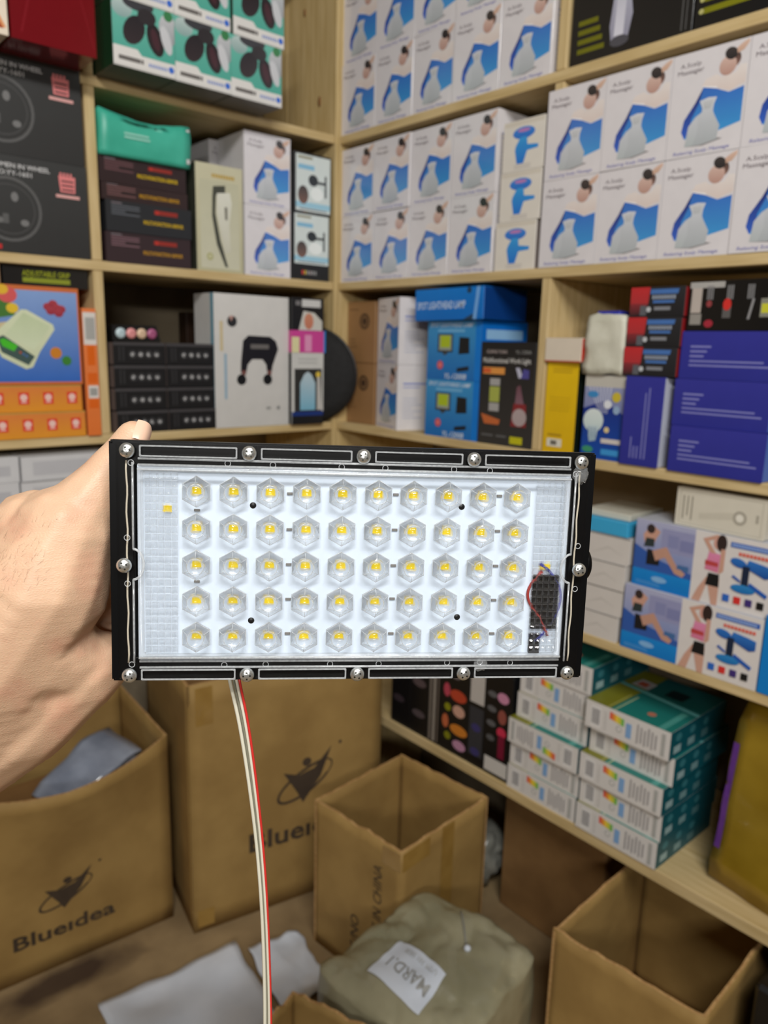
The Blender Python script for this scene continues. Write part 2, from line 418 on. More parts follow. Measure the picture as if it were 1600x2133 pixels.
for i in (1, 2, 3):
    board(ul, 'upright', 'z', .575, .594, Y0 + .001, 1.80, SH[i] + .0005, SH[i - 1] - BT - .0005)
board(ul, 'end_panel', 'z', 1.1435, 1.1565, 1.497, 1.688, 0, 2.10, 'pine_panel')
board(ul, 'end_panel', 'z', 1.1435, 1.1565, 1.692, 1.80, 0, 2.10, 'pine_panel')
board(ul, 'upright', 'z', .62, .64, Y0 + .02, 1.80, SH[4] + .0005, SH[3] - BT - .0005)
for (y, z, r) in ((1.56, 1.80, .008), (1.62, 2.0, .006)):
    kn = mesh_obj('wood_knot', lathe_mesh([(r, 0), (r * .6, .0006)], 12, 'knot', 'x'), 'pine_knot', ul, (1.1434, y, z)); kn.rotation_euler = (0, PI, 0); kn.scale = (1, .8, 1.5)
ur = tag(empty('shelving_unit'), 'pale pine shelving along the wall on the right, running towards the viewer', 'shelf')
for i in (0, 1, 2, 3, 4, 5):
    board(ur, 'shelf_board', 'y', X0, 1.495, .02, 1.4965, SH[i] - (BT if i < 5 else .024), SH[i])
for i in (1, 2, 3):
    y1 = Y0 - .601
    board(ur, 'upright', 'z', X0 + .001, 1.495, y1 - .019, y1, SH[i] + .0005, SH[i - 1] - BT - .0005)
board(ur, 'end_panel', 'z', 1.158, 1.495, 1.497, 1.512, 0, 2.10, 'pine_panel')
for k in range(3):
    board(ur, 'leg', 'z', 1.165, 1.195, (1.40, .06, .72)[k] , (1.43, .09, .75)[k], 0, SH[5] - .0245) if k < 2 else None

ORD = ['first', 'second', 'third', 'fourth', 'fifth', 'sixth', 'seventh', 'eighth']
# ------------------------------------------------------------------ scalp massager boxes
WH = (226, 222, 224)
def massager_art():
    a = Art(.115, .145)
    a.rect(.0, .0, 1, 1, (224, 220, 223))
    blue = [(.44, .64), (.62, .60), (.78, .545), (.97, .573), (.97, .253), (.70, .203), (.24, .175), (.19, .248), (.215, .358), (.35, .509)]
    a.poly(blue, (66, 158, 222), (60, 112, 200))
    a.poly([(.24, .175), (.30, .24), (.315, .36), (.40, .50), (.44, .64), (.35, .509), (.215, .358), (.19, .248)], (58, 104, 208), (38, 44, 104))
    sk = (234, 226, 222)
    a.poly([(.42, .655), (.47, .715), (.60, .735), (.66, .70), (.84, .71), (.90, .775), (.98, .77), (.98, .60), (.90, .59), (.80, .555), (.62, .61)], (226, 210, 203), sk)
    a.poly([(.42, .655), (.44, .64), (.62, .605), (.62, .62)], (246, 244, 246))
    a.ell(.80, .835, .095, .075, (150, 112, 100), (70, 58, 56))
    a.ell(.735, .79, .11, .088, (190, 150, 138), (220, 190, 178))
    a.ell(.765, .895, .085, .055, (46, 44, 46), (70, 64, 64), rot=-.5)
    a.poly([(.84, .88), (.92, .90), (.98, .955), (.98, .99), (.90, .965), (.83, .93)], (206, 168, 146), (226, 194, 176))
    a.poly([(.26, .10), (.50, .085), (.76, .125), (.68, .14)], (150, 148, 150))
    a.poly([(.255, .10), (.46, .095), (.68, .125), (.705, .25), (.63, .35), (.60, .40), (.605, .46), (.635, .525), (.52, .535), (.41, .515), (.455, .44), (.45, .405), (.37, .37), (.285, .29)], (178, 184, 188), (214, 217, 224))
    a.poly([(.255, .10), (.36, .10), (.42, .24), (.40, .375), (.285, .29)], (186, 194, 196), (206, 208, 216))
    a.poly([(.455, .50), (.60, .505), (.56, .43), (.48, .43)], (188, 192, 196), (204, 206, 210))
    a.text('A.Scalp', .10, .865, .042, (126, 116, 122), width=.28)
    a.text('Massager', .065, .80, .044, (116, 106, 112), width=.36)
    a.text('Relaxing Scalp Massage', .10, .028, .034, (120, 122, 190), width=.76, shear=.2)
    return a
ms = Art(.115, .145).rect(0, 0, 1, 1, WH); ms.rect(.12, .70, .62, .73, (150, 160, 210)); ms.rect(.12, .65, .5, .67, (170, 176, 214)); ms.lines(.12, .55, .5, 7, .05, .018, (196, 198, 212), 3); ms.ell(.86, .18, .2, .14, (176, 208, 220), (206, 224, 232))
K_mass = Kind(.115, .145, .115, WH, massager_art(), ms, None, mat='printed_film')
GM = 'white and blue scalp massager boxes'
def mass(wall, u, z, label, s=.004, rz=0, tilt=0):
    return put(K_mass, 'massager_box', 'white and blue massager box, ' + label, 'box', wall, u, z, s, rz, tilt, GM)
rnd = random.Random(3)
for r in range(2):
    for c in range(5):
        mass('R', .003 + .117 * c, SH[1] + .1455 * r, '%s from the corner, %s row, topmost right shelf' % (ORD[c], ['lower', 'upper'][r]), s=.003 + .004 * rnd.random(), rz=rnd.uniform(-.012, .012))
    for c in range(4):
        mass('R', .002 + .1185 * c, SH[2] + .1455 * r, '%s from the corner, %s row, second right shelf' % (ORD[c], ['lower', 'upper'][r]), s=.003 + .004 * rnd.random(), rz=rnd.uniform(-.01, .01))
    for c in range(4):
        mass('R', .591 + .1158 * c, SH[2] + .1455 * r, '%s after the small cream boxes, %s row' % (ORD[c], ['lower', 'upper'][r]), s=-.002 + .004 * rnd.random(), rz=rnd.uniform(-.006, .006))
    mass('R', .1085, SH[3] + .1455 * r, '%s of the turned pair beside the brown boxes' % ['lower', 'upper'][r], s=.017, rz=-.30)
    mass('L', .9085, SH[2] + .1455 * r, '%s of the pair beside the khaki clipper box' % ['lower', 'upper'][r], s=.004, rz=-.02)
    mass('L', .893, SH[2] + .1455 * r, '%s of the rear pair behind the khaki clipper box' % ['lower', 'upper'][r], s=.128, rz=.02)
# small boxes with blue handled tool
a = Art(.094, .086); a.rect(0, 0, 1, 1, (226, 220, 210)); a.rect(.02, .9, .98, .98, (216, 208, 194)); a.ell(.5, .74, .27, .12, (44, 112, 206), (70, 140, 220)); a.ell(.5, .79, .15, .035, (190, 130, 190))
a.poly([(.42, .66), (.58, .66), (.6, .5), (.86, .47), (.86, .40), (.60, .38), (.52, .14), (.36, .14), (.30, .42), (.32, .5)], (40, 120, 214), (60, 160, 226)); a.lines(.3, .7, .12, 2, .05, .02, (196, 190, 186), 2)
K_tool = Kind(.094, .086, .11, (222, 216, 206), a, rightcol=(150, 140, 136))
for i in range(3):
    put(K_tool, 'tool_box', 'small cream box with a blue handled tool printed, %s of three between massager boxes' % ['bottom', 'middle', 'top'][i], 'box', 'R', (.483, .4885, .4895)[i], SH[2] + .0865 * i, .004, group='small cream tool boxes')

# ------------------------------------------------------------------ top right: hair trimmer boxes
a = Art(.215, .27); a.rect(0, 0, 1, 1, (30, 30, 31)); BL2 = (112, 112, 22)
for i in range(4): a.rect(.06, .06 + .052 * i, .30 - .022 * i, .088 + .052 * i, BL2)
a.poly([(.36, .06), (.42, .045), (.5, .08), (.53, .2), (.50, .33), (.53, .47), (.50, .62), (.40, .62), (.36, .45), (.36, .30), (.34, .16)], (150, 150, 170), (206, 206, 220))
a.poly([(.38, .1), (.46, .1), (.47, .3), (.42, .42), (.39, .3)], (220, 220, 232), (190, 190, 204)); a.ell(.43, .07, .08, .03, (80, 80, 88)); a.circ(.17, .60, .07, (190, 194, 214)); a.circ(.17, .60, .05, (96, 104, 180)); a.rect(.10, .47, .28, .48, (120, 120, 120)); a.rect(.10, .45, .24, .46, (120, 120, 120))
a.poly([(.74, .44), (.96, .50), (.96, .75), (.74, .75)], (206, 90, 30), (150, 60, 20)); a.rect(.92, .02, .93, .98, (90, 90, 90)); a.rect(.955, .02, .96, .98, (110, 110, 110))
K_trim = Kind(.215, .27, .16, (28, 28, 29), a, mat='printed_film')
put(K_trim, 'trimmer_box', 'black hair trimmer box with a white trimmer printed, beside the top right upright', 'box', 'R', .627, SH[1], .004, group='black trimmer boxes')
a = Art(.215, .27); a.rect(0, 0, 1, 1, (28, 28, 29))
for i in range(5): a.rect(.06, .07 + .058 * i, .46 - .055 * i, .10 + .058 * i, (128, 128, 26)); a.circ(.045, .085 + .058 * i, .014, (190, 186, 120))
a.poly([(.44, .42), (.5, .36), (.62, .44), (.7, .7), (.5, .7)], (150, 166, 176), (206, 214, 220)); a.ell(.75, .5, .1, .18, (60, 60, 64), (40, 40, 44))
K_trim2 = Kind(.215, .27, .16, (26, 26, 27), a, mat='printed_film')
put(K_trim2, 'trimmer_box', 'black box with a list of yellow lines, at the right end of the top shelf', 'box', 'R', .846, SH[1], .004, group='black trimmer boxes')

# ------------------------------------------------------------------ right shelf three
z3 = SH[3]
a = Art(.105, .143); KR = (150, 112, 72); a.rect(.03, .02, .97, .98, (152, 114, 74)); a.circ(.62, .68, .13, (74, 54, 38)); a.circ(.62, .68, .10, (120, 90, 60)); a.circ(.62, .68, .055, (70, 50, 36)); a.lines(.1, .5, .4, 3, .06, .02, (120, 88, 56), 4); a.rect(.1, .86, .4, .88, (120, 88, 56))
K_craft = Kind(.105, .143, .12, KR, a)
for i in range(2): put(K_craft, 'craft_box', 'plain brown craft box with a round dark stamp, %s of two in the corner' % ['lower', 'upper'][i], 'box', 'R', .001, z3 + .1435 * i, .03, group='brown craft boxes')
def lampbox_art():
    a = Art(.15, .119); a.rect(0, 0, 1, 1, (22, 108, 186), (60, 150, 206)); a.rect(.90, 0, 1, 1, (0, 122, 214))
    a.text('SPOT LIGHT/HEAD LAMP', .05, .895, .07, (214, 226, 240), width=.8, bold=.01); a.rect(.2, .81, .7, .86, (110, 176, 220))
    a.rect(.20, .47, .49, .78, (40, 46, 50)); a.rect(.225, .50, .465, .76, (150, 158, 150)); a.rect(.25, .55, .44, .75, (176, 196, 36)); a.poly([(.28, .47), (.41, .47), (.36, .42), (.33, .42)], (60, 66, 70))
    a.poly([(.60, .44), (.80, .46), (.79, .72), (.61, .73)], (22, 24, 26)); a.circ(.26, .25, .075, (206, 66, 76)); a.circ(.26, .25, .05, (226, 120, 124))
    a.poly([(.58, .14), (.80, .18), (.80, .25), (.58, .21)], (22, 30, 40)); a.text('YL-1200B', .34, .025, .09, (214, 226, 236), width=.42, bold=.012, shear=.2); return a
sd = Art(.14, .119).rect(0, 0, 1, 1, (10, 112, 206)); sd.rect(.1, .70, .9, .86, (150, 196, 236)); sd.rect(.14, .14, .38, .46, (40, 40, 52)); sd.rect(.55, .14, .85, .46, (66, 64, 52))
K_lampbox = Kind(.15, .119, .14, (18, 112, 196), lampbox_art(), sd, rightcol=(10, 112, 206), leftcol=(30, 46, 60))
for i in range(2): put(K_lampbox, 'work_lamp_box', 'blue boxed work lamp with a yellow panel printed, %s of the upright pair' % ['lower', 'upper'][i], 'box', 'R', .311, z3 + .1195 * i, .002, group='blue work lamp boxes')
a = Art(.19, .062); a.rect(0, 0, 1, 1, (0, 110, 200), (2, 124, 214)); a.text('SPOT LIGHT/HEAD LAMP', .03, .36, .24, (210, 226, 244), width=.72, bold=.012); a.poly([(.86, 0), (.905, 0), (.95, 1), (.905, 1)], (120, 176, 236)); a.circ(.80, .9, .1, (30, 60, 90)); a.poly([(.72, 0), (.86, 0), (.86, .18)], (40, 66, 90))
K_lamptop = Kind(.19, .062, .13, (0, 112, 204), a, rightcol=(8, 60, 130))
put(K_lamptop, 'work_lamp_box', 'bright blue box lying crosswise on top of the upright blue lamp boxes', 'box', 'R', .285, z3 + .2395, -.012, tilt=-.012, group='blue work lamp boxes')
K_navyback = Kind(.10, .23, .09, (6, 26, 66)); put(K_navyback, 'storage_box', 'dark blue box deep in the shelf behind the black work light box', 'box', 'R', .475, z3, .17)
a = Art(.134, .198); a.rect(0, 0, 1, 1, (52, 50, 48), (30, 29, 28)); a.text('GUANG YUAN', .10, .89, .035, (196, 180, 176), width=.38); a.text('YL-1200A', .64, .89, .035, (150, 150, 148), width=.28); a.text('Multifunctional Work Light', .04, .80, .05, (206, 204, 200), width=.88, bold=.015)
a.rect(.05, .69, .46, .755, (226, 152, 72)); a.rect(.05, .70, .2, .745, (214, 96, 50)); a.poly([(.66, .76), (.73, .76), (.80, .67), (.72, .66)], (190, 190, 210)); a.poly([(.76, .66), (.9, .66), (.9, .74), (.8, .75)], (80, 76, 150))
a.rect(.18, .32, .40, .65, (46, 46, 46)); a.rect(.195, .58, .385, .65, (170, 168, 166)); a.rect(.195, .42, .385, .57, (170, 178, 82)); a.rect(.195, .33, .385, .41, (170, 168, 166)); a.poly([(.62, .2), (.9, .2), (.88, .42), (.66, .42)], (136, 42, 46)); a.ell(.77, .29, .13, .085, (176, 160, 160)); a.poly([(.68, .42), (.84, .42), (.76, .6), (.7, .58)], (130, 96, 108), (110, 70, 80))
a.poly([(.05, .30), (.42, .25), (.40, .2), (.12, .2)], (196, 104, 54)); a.rect(.62, .03, .85, .10, (196, 190, 20)); a.rect(.08, .08, .3, .10, (96, 96, 96)); a.rect(.36, .08, .55, .10, (96, 96, 96))
K_black = Kind(.134, .198, .14, (34, 33, 32), a)
put(K_black, 'work_light_box', 'black box printed with a work light, standing against the upright', 'box', 'R', .4645, z3, .001)
# yellow box etc
a = Art(.068, .164); a.rect(0, 0, 1, 1, (224, 180, 10), (232, 192, 14)); a.lines(.2, .8, .93, 2, .03, .012, (190, 150, 20), 2); a.lines(.15, .8, .62, 5, .035, .008, (200, 160, 14), 5); a.rect(.15, .19, .6, .215, (180, 140, 20)); a.rect(.14, .07, .62, .16, (226, 222, 206)); a.rect(.26, .09, .46, .14, (110, 106, 96))
sd = Art(.12, .164).rect(0, 0, 1, 1, (18, 28, 22)); [sd.circ(.25 + .4 * (i % 2), .1 + .09 * i, .03, (60, 96, 70)) for i in range(9)]
K_yel = Kind(.068, .164, .12, (222, 180, 12), a, sd, rightcol=(18, 28, 22))
put(K_yel, 'storage_box', 'tall yellow box with a barcode sticker beside the right upright', 'box', 'R', .624, z3, .004)
a = Art(.08, .042); a.rect(0, 0, 1, 1, (226, 214, 196)); a.rect(0, 0, 1, .06, (196, 90, 60))
K_redw = Kind(.08, .042, .10, (220, 208, 190), a, rightcol=(196, 60, 44), leftcol=(190, 120, 96)); put(K_redw, 'storage_box', 'small cream box with red sides lying on the tall yellow box', 'box', 'R', .621, z3 + .1645, -.004, rz=-.06)
K_pur = Kind(.06, .225, .06, (110, 74, 120)); put(K_pur, 'storage_box', 'purple box peeping out behind the small cream and red box', 'box', 'R', .655, z3, .14)
a = Art(.08, .145); a.rect(0, 0, 1, .88, (18, 60, 156), (150, 156, 190)); a.rect(0, .86, 1, 1, (196, 192, 182)); a.poly([(0, 0), (1, 0), (1, .55), (.5, .7), (0, .6)], (10, 76, 170), (24, 44, 130))
for i in range(7): a.poly([(.1 + .09 * i, .86), (.13 + .09 * i, .86), (.42 + .03 * i, .55), (.41 + .03 * i, .55)], (206, 210, 226))
a.circ(.27, .46, .14, (196, 214, 214), (226, 236, 234)); a.poly([(.13, .40), (.42, .40), (.36, .22), (.2, .2)], (150, 176, 190), (196, 214, 220)); [a.rect(.16 + .08 * i, .26, .18 + .08 * i, .38, (90, 120, 160)) for i in range(3)]
a.ell(.22, .77, .14, .04, (60, 140, 200)); a.circ(.8, .75, .06, (206, 186, 60)); a.ell(.6, .66, .1, .05, (226, 230, 236)); a.ell(.82, .6, .08, .05, (150, 176, 206)); a.circ(.62, .36, .035, (226, 206, 150)); a.rect(.5, .2, .98, .255, (214, 206, 200)); a.rect(.52, .06, .95, .13, (60, 150, 214)); a.ell(.18, .11, .14, .04, (60, 150, 110))
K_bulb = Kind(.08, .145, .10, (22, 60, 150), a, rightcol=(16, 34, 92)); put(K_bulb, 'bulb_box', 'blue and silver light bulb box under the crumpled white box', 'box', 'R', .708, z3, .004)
# crumpled white box on top of it
bm = bmesh.new(); bm_box(bm, -.039, .039, 0, .095, 0, .10); bmesh.ops.subdivide_edges(bm, edges=bm.edges[:], cuts=7, use_grid_fill=True)
for v in bm.verts:
    n_ = noise.noise_vector(v.co * 38) * .005 + noise.noise_vector(v.co * 90) * .002
    v.co += n_; v.co.x *= 1 - .12 * (v.co.z / .10) ** 2; v.co.z = max(v.co.z, 0.0)
cw = mesh_obj('crumpled_box', bm_mesh(bm, 'crumpled', True), 'crumpled_white'); cw.location = (X0 + .0, Y0 - .742, z3 + .1455); cw.rotation_euler = (0, 0, -PI / 2 + .05)
tag(cw, 'crumpled dirty white carton end resting on the light bulb box', 'box')
flap = mesh_obj('torn_flap', box_mesh(-.022, .022, .004, .05, .097, .106, .002), 'wire_blue', cw)
# navy boxes
def navy_art(w, h, vert=False):
    a = Art(w, h); a.rect(0, 0, 1, 1, (44, 48, 142), (52, 54, 152)); c = (130, 132, 196)
    if vert:
        a.rect(.25, .08, .28, .32, c); a.rect(.34, .08, .37, .22, c); a.rect(.43, .08, .46, .22, c); a.rect(.54, .08, .57, .82, c); a.rect(.63, .08, .66, .88, c)
    else:
        a.rect(.10, .66, .32, .70, c); a.rect(.10, .56, .28, .60, c); a.rect(.10, .46, .25, .50, c); a.rect(.10, .36, .86, .395, c); a.rect(.10, .27, .93, .305, c)
    return a
K_nv = Kind(.070, .146, .11, (48, 50, 146), navy_art(.07, .146, True), rightcol=(196, 200, 214)); put(K_nv, 'storage_box', 'plain navy box standing upright with a white right side', 'box', 'R', .792, z3, -.004)
K_nh = Kind(.150, .0725, .12, (46, 50, 145), navy_art(.15, .0725), rightcol=(70, 110, 196))
for i in range(3): put(K_nh, 'storage_box', 'plain navy box lying flat with pale lettering, %s of the stack of three' % ['bottom', 'middle', 'top'][i], 'box', 'R', (.880, .876, .879)[i], z3 + .073 * i, (-.004, .002, .004)[i], group='navy boxes stacked flat')
a = Art(.094, .0465); a.rect(0, 0, 1, 1, (30, 30, 33), (44, 44, 48)); a.poly([(0, .45), (.34, .45), (.36, 1), (0, 1)], (178, 52, 56), (196, 46, 50)); a.poly([(0, 0), (.30, .1), (.34, .45), (0, .45)], (40, 34, 38), (140, 48, 54)); a.poly([(.37, .76), (.87, .76), (.89, .92), (.375, .92)], (72, 116, 182))
[a.rect(.41 + .055 * i, .59, .45 + .055 * i, .72, (150, 160, 176)) for i in range(8)]; a.rect(.43, .46, .82, .55, (72, 116, 182)); a.circ(.36, .25, .09, (196, 200, 204)); a.rect(.46, .22, .76, .34, (132, 134, 140)); a.rect(.2, .05, .32, .38, (96, 98, 104))
K_rb = Kind(.094, .0465, .10, (34, 34, 36), a, rightcol=(150, 34, 38))
for i in range(3): put(K_rb, 'storage_box', 'black and red box with blue bars, %s of three on the upright navy box' % ['bottom', 'middle', 'top'][i], 'box', 'R', (.781, .783, .7845)[i], z3 + .1465 + .047 * i, .0, group='black and red boxes')
a = Art(.18, .073); a.rect(0, 0, 1, 1, (18, 18, 20)); a.rect(.0, .86, .3, .98, (176, 174, 170)); a.rect(.02, .36, .11, .86, (190, 180, 172)); a.rect(.02, .12, .12, .34, (150, 146, 140)); a.rect(.3, .25, .37, .5, (96, 94, 94))
for i in range(4): [a.rect(.155 + .17 * i + .02 * j, .62, .168 + .17 * i + .02 * j, .9, (130, 130, 132)) for j in range(3)]
a.ell(.335, .52, .035, .12, (214, 52, 48)); a.ell(.18, .54, .025, .07, (150, 66, 70)); a.ell(.19, .14, .04, .08, (166, 44, 62)); a.poly([(.51, .22), (.53, .22), (.56, .62), (.54, .62)], (150, 150, 152)); a.rect(.61, .26, .71, .62, (140, 140, 128)); a.rect(.62, .34, .70, .52, (206, 206, 60)); a.ell(.79, .42, .03, .1, (206, 60, 50))
K_gad = Kind(.18, .073, .12, (18, 18, 20), a, mat='printed_film'); put(K_gad, 'storage_box', 'shiny black box printed with small tools, on top of the navy stack', 'box', 'R', .884, z3 + .2195, .004)

# ------------------------------------------------------------------ right shelf four
z4 = SH[4]
a = Art(.11, .047); a.rect(0, 0, 1, 1, (212, 206, 200)); a.poly([(.3, .2), (.62, .6), (.9, .3), (.64, .5)], (200, 194, 188)); a.rect(.0, .96, 1, 1, (120, 116, 112))
K_w4 = Kind(.11, .047, .13, (212, 206, 200), a)
for i in range(4): put(K_w4, 'storage_box', 'plain white box left of the exercise boxes, %s' % ['at the bottom of its stack', 'second from the bottom', 'third from the bottom', 'just under the bright blue box'][i], 'box', 'R', (.704, .708, .709, .712)[i], z4 + .0475 * i, (.002, .004, .003, .006)[i], group='plain white boxes right of the lamp')
K_bl = Kind(.10, .026, .12, (60, 168, 216)); put(K_bl, 'storage_box', 'thin bright blue box on top of the plain white stack', 'box', 'R', .715, z4 + .1905, .006)
K_wt = Kind(.09, .012, .11, (206, 204, 190)); put(K_wt, 'storage_box', 'thin cream box lying on the bright blue box', 'box', 'R', .72, z4 + .217, .018)
def situp_art():
    w, h = .235, .115; a = Art(w, h)
    a.rect(0, 0, 1, 1, (224, 218, 214)); a.rect(0, 0, .445, .26, (8, 120, 200), (20, 136, 214)); a.rect(0, .26, .445, 1, (120, 138, 190), (176, 178, 206))
    a.poly([(0, .26), (.445, .26), (.445, .34), (.2, .44), (0, .62)], (52, 92, 170)); a.rect(.2, .58, .445, .92, (150, 152, 190)); a.rect(.25, .66, .33, .84, (136, 140, 182)); a.rect(.34, .64, .44, .8, (130, 134, 178))
    sk = (196, 150, 130); a.poly([(.06, .78), (.12, .95), (.19, .86), (.16, .74), (.14, .62), (.08, .62)], (206, 158, 138)); a.ell(.115, .88, .032, .07, (56, 44, 42)); a.poly([(.07, .60), (.15, .62), (.15, .74), (.085, .74)], (48, 58, 58))
    a.poly([(.10, .34), (.20, .36), (.20, .56), (.10, .58)], (28, 28, 32)); a.poly([(.14, .56), (.245, .66), (.33, .42), (.40, .33), (.38, .27), (.32, .30), (.24, .50), (.17, .42)], sk); a.poly([(.33, .38), (.42, .36), (.42, .44), (.34, .44)], (70, 110, 160)); a.ell(.21, .15, .06, .045, (130, 180, 226)); a.lines(.03, .4, .085, 2, .03, .012, (90, 160, 220), 4)
    # standing figure
    a.poly([(.46, .0), (.52, .0), (.56, .3), (.60, 0), (.64, 0), (.64, .38), (.55, .38), (.5, .2)], (206, 160, 140)); a.poly([(.545, .26), (.64, .26), (.635, .44), (.56, .44)], (24, 24, 26)); a.poly([(.53, .48), (.625, .46), (.63, .72), (.55, .74)], (214, 120, 150), (226, 140, 180)); a.poly([(.53, .54), (.62, .54), (.62, .60), (.53, .61)], (190, 70, 70))
    a.poly([(.56, .72), (.50, .90), (.60, .99), (.62, .95), (.54, .88), (.60, .72)], (206, 158, 138)); a.ell(.605, .87, .03, .085, (214, 160, 146)); a.ell(.63, .88, .035, .12, (52, 38, 36)); a.poly([(.63, .44), (.66, .5), (.66, .8), (.63, .8)], (206, 158, 138))
    # right panel
    a.rect(.69, .86, .98, .93, (56, 100, 184)); [a.rect(.70 + .0165 * i, .875, .712 + .0165 * i, .915, (150, 176, 226)) for i in range(16)]; [a.rect(.75 + .024 * i, .765, .768 + .024 * i, .81, (226, 96, 76)) for i in range(9)]
    bl = (30, 92, 172); a.ell(.755, .665, .055, .06, bl, (46, 116, 196), rot=-.2); a.poly([(.80, .62), (.93, .52), (.97, .55), (.97, .68), (.92, .70), (.82, .73)], (24, 78, 156), (50, 120, 200)); a.poly([(.785, .36), (.83, .36), (.83, .64), (.785, .64)], (26, 40, 66)); a.ell(.80, .32, .08, .06, (24, 110, 180), (50, 140, 206)); a.poly([(.83, .38), (.95, .26), (.96, .31), (.84, .43)], (34, 92, 180)); a.poly([(.72, .46), (.78, .40), (.78, .43), (.73, .49)], (34, 92, 180))
    for i, c in enumerate(((44, 104, 196), (216, 52, 48), (66, 48, 120), (24, 24, 26))): a.rect(.675 + .075 * i, .10, .72 + .075 * i, .20, c)
    return a
K_sit = Kind(.235, .115, .13, (196, 200, 210), situp_art(), rightcol=(10, 120, 206), leftcol=(52, 56, 80))
for i in range(2): put(K_sit, 'exercise_box', 'printed exercise bar box with a woman doing sit-ups, %s of two' % ['lower', 'upper'][i], 'box', 'R', (.824, .831)[i], z4 + .1155 * i, (.0, .006)[i], group='exercise bar boxes')
K_blu = Kind(.10, .125, .13, (8, 128, 208)); put(K_blu, 'storage_box', 'plain bright blue box at the right edge beside the lower exercise box', 'box', 'R', 1.061, z4, -.002)
a = Art(.145, .062); a.rect(0, 0, 1, 1, (218, 212, 196)); c = (196, 190, 174); a.rect(.04, .06, .96, .08, c); a.rect(.04, .92, .96, .94, c); a.rect(.955, .06, .965, .94, c); a.rect(.04, .06, .05, .94, c)
a.poly([(.28, .25), (.66, .38), (.66, .56), (.28, .40)], (206, 200, 184)); a.ring(.73, .45, .075, .18, .07, (176, 170, 156)); a.circ(.73, .45, .09, (236, 232, 220)); [a.rect(.08 + .05 * j, .18 + .1 * (j % 2), .095 + .05 * j, .80, (150, 144, 130)) for j in range(3)]; a.rect(.9, .4, .93, .6, (176, 170, 156))
K_mag = Kind(.145, .062, .10, (216, 210, 194), a); put(K_mag, 'storage_box', 'cream flat box printed with a long handled round tool, on top of the exercise boxes', 'box', 'R', .893, z4 + .2315, .012, rz=-.03)

# ------------------------------------------------------------------ right shelf five (bottom)
z5 = SH[5]
def led_art(fl):
    w, h = .167, .0525; a = Art(w, h)
    X = (lambda x: 1 - x) if fl else (lambda x: x); Y = (lambda y: 1 - y) if fl else (lambda y: y)
    def R(x0, y0, x1, y1, c): a.rect(min(X(x0), X(x1)), min(Y(y0), Y(y1)), max(X(x0), X(x1)), max(Y(y0), Y(y1)), c)
    R(0, 0, 1, 1, (220, 216, 212)); R(.07, .12, .19, .86, (234, 232, 230))
    for i in range(9): R(.08 + .0115 * i, .2, .0865 + .0115 * i, .78, (112, 108, 110))
    for i, c in enumerate(((226, 96, 76), (236, 150, 60), (240, 206, 70), (206, 206, 70), (120, 186, 90))): R(.30 + .035 * i, .62 - .02 * i, .335 + .035 * i, .88 - .02 * i, c)
    a.circ(X(.42), Y(.38), .12, (190, 190, 186)); a.circ(X(.42), Y(.38), .07, (220, 216, 212)); R(.50, .2, .565, .72, (130, 170, 216))
    for i in range(7): R(.235 + .007 * (i % 2), .15 + .1 * i, .27, .2 + .1 * i, (206, 202, 198))
    for i in range(6): R(.63 + .042 * i, .16 + .05 * (i % 2), .648 + .042 * i, .84 - .06 * (i % 3), (160, 156, 156))
    R(.91, .1, .95, .88, (176, 176, 172)); return a
tp = Art(.167, .2); tp.rect(0, 0, .3, 1, (128, 126, 34)); tp.rect(.3, 0, 1, 1, (34, 128, 118), (20, 90, 96)); tp.rect(.34, 0, .355, .4, (190, 200, 150)); tp.rect(.26, 0, .27, .4, (190, 190, 110)); tp.poly([(0, .55), (1, .45), (1, .5), (0, .6)], (110, 190, 190)); tp.poly([(.1, .62), (.32, .6), (.32, .78), (.12, .8)], (190, 186, 190)); tp.poly([(.14, .65), (.26, .64), (.26, .74), (.15, .75)], (196, 96, 70)); tp.rect(.5, .62, .72, .8, (16, 40, 46)); tp.circ(.66, .18, .04, (196, 120, 96)); tp.rect(.85, 0, .92, .42, (80, 160, 150))
sd = Art(.2, .0525).rect(0, 0, 1, 1, (10, 84, 96))
for i in range(3): sd.ell(.14 + .24 * i, .70, .05, .14, (56, 122, 132)); sd.rect(.07 + .24 * i, .16, .19 + .24 * i, .42, ((150, 180, 184), (120, 156, 160), (80, 124, 130))[i])
K_led = [Kind(.167, .0525, .2, (220, 216, 212), led_art(f), sd, None, tp, rightcol=(10, 84, 96), topcol=(28, 120, 112), leftcol=(14, 86, 96)) for f in (False, True)]
G5 = 'white and teal bulb boxes on the bottom shelf'
for i in range(6): put(K_led[1 if i == 2 else 0], 'bulb_box', 'white and teal bulb box, %s, in the stack by the cosmetics' % ['at the bottom', 'second from the bottom', 'third up and upside down', 'fourth from the bottom', 'fifth from the bottom', 'at the top'][i], 'box', 'R', (.594, .596, .595, .600, .603, .602)[i], z5 + .053 * i, (.002, .004, -.005, .012, .014, .010)[i], group=G5)
for i in range(5): put(K_led[0], 'bulb_box', 'white and teal bulb box, %s, in the stack by the gold package' % ['at the bottom', 'second from the bottom', 'third from the bottom', 'fourth from the bottom', 'topmost'][i], 'box', 'R', (.7665, .768, .768, .774, .770)[i], z5 + .053 * i, (-.002, .002, -.006, .012, -.004)[i], group=G5)
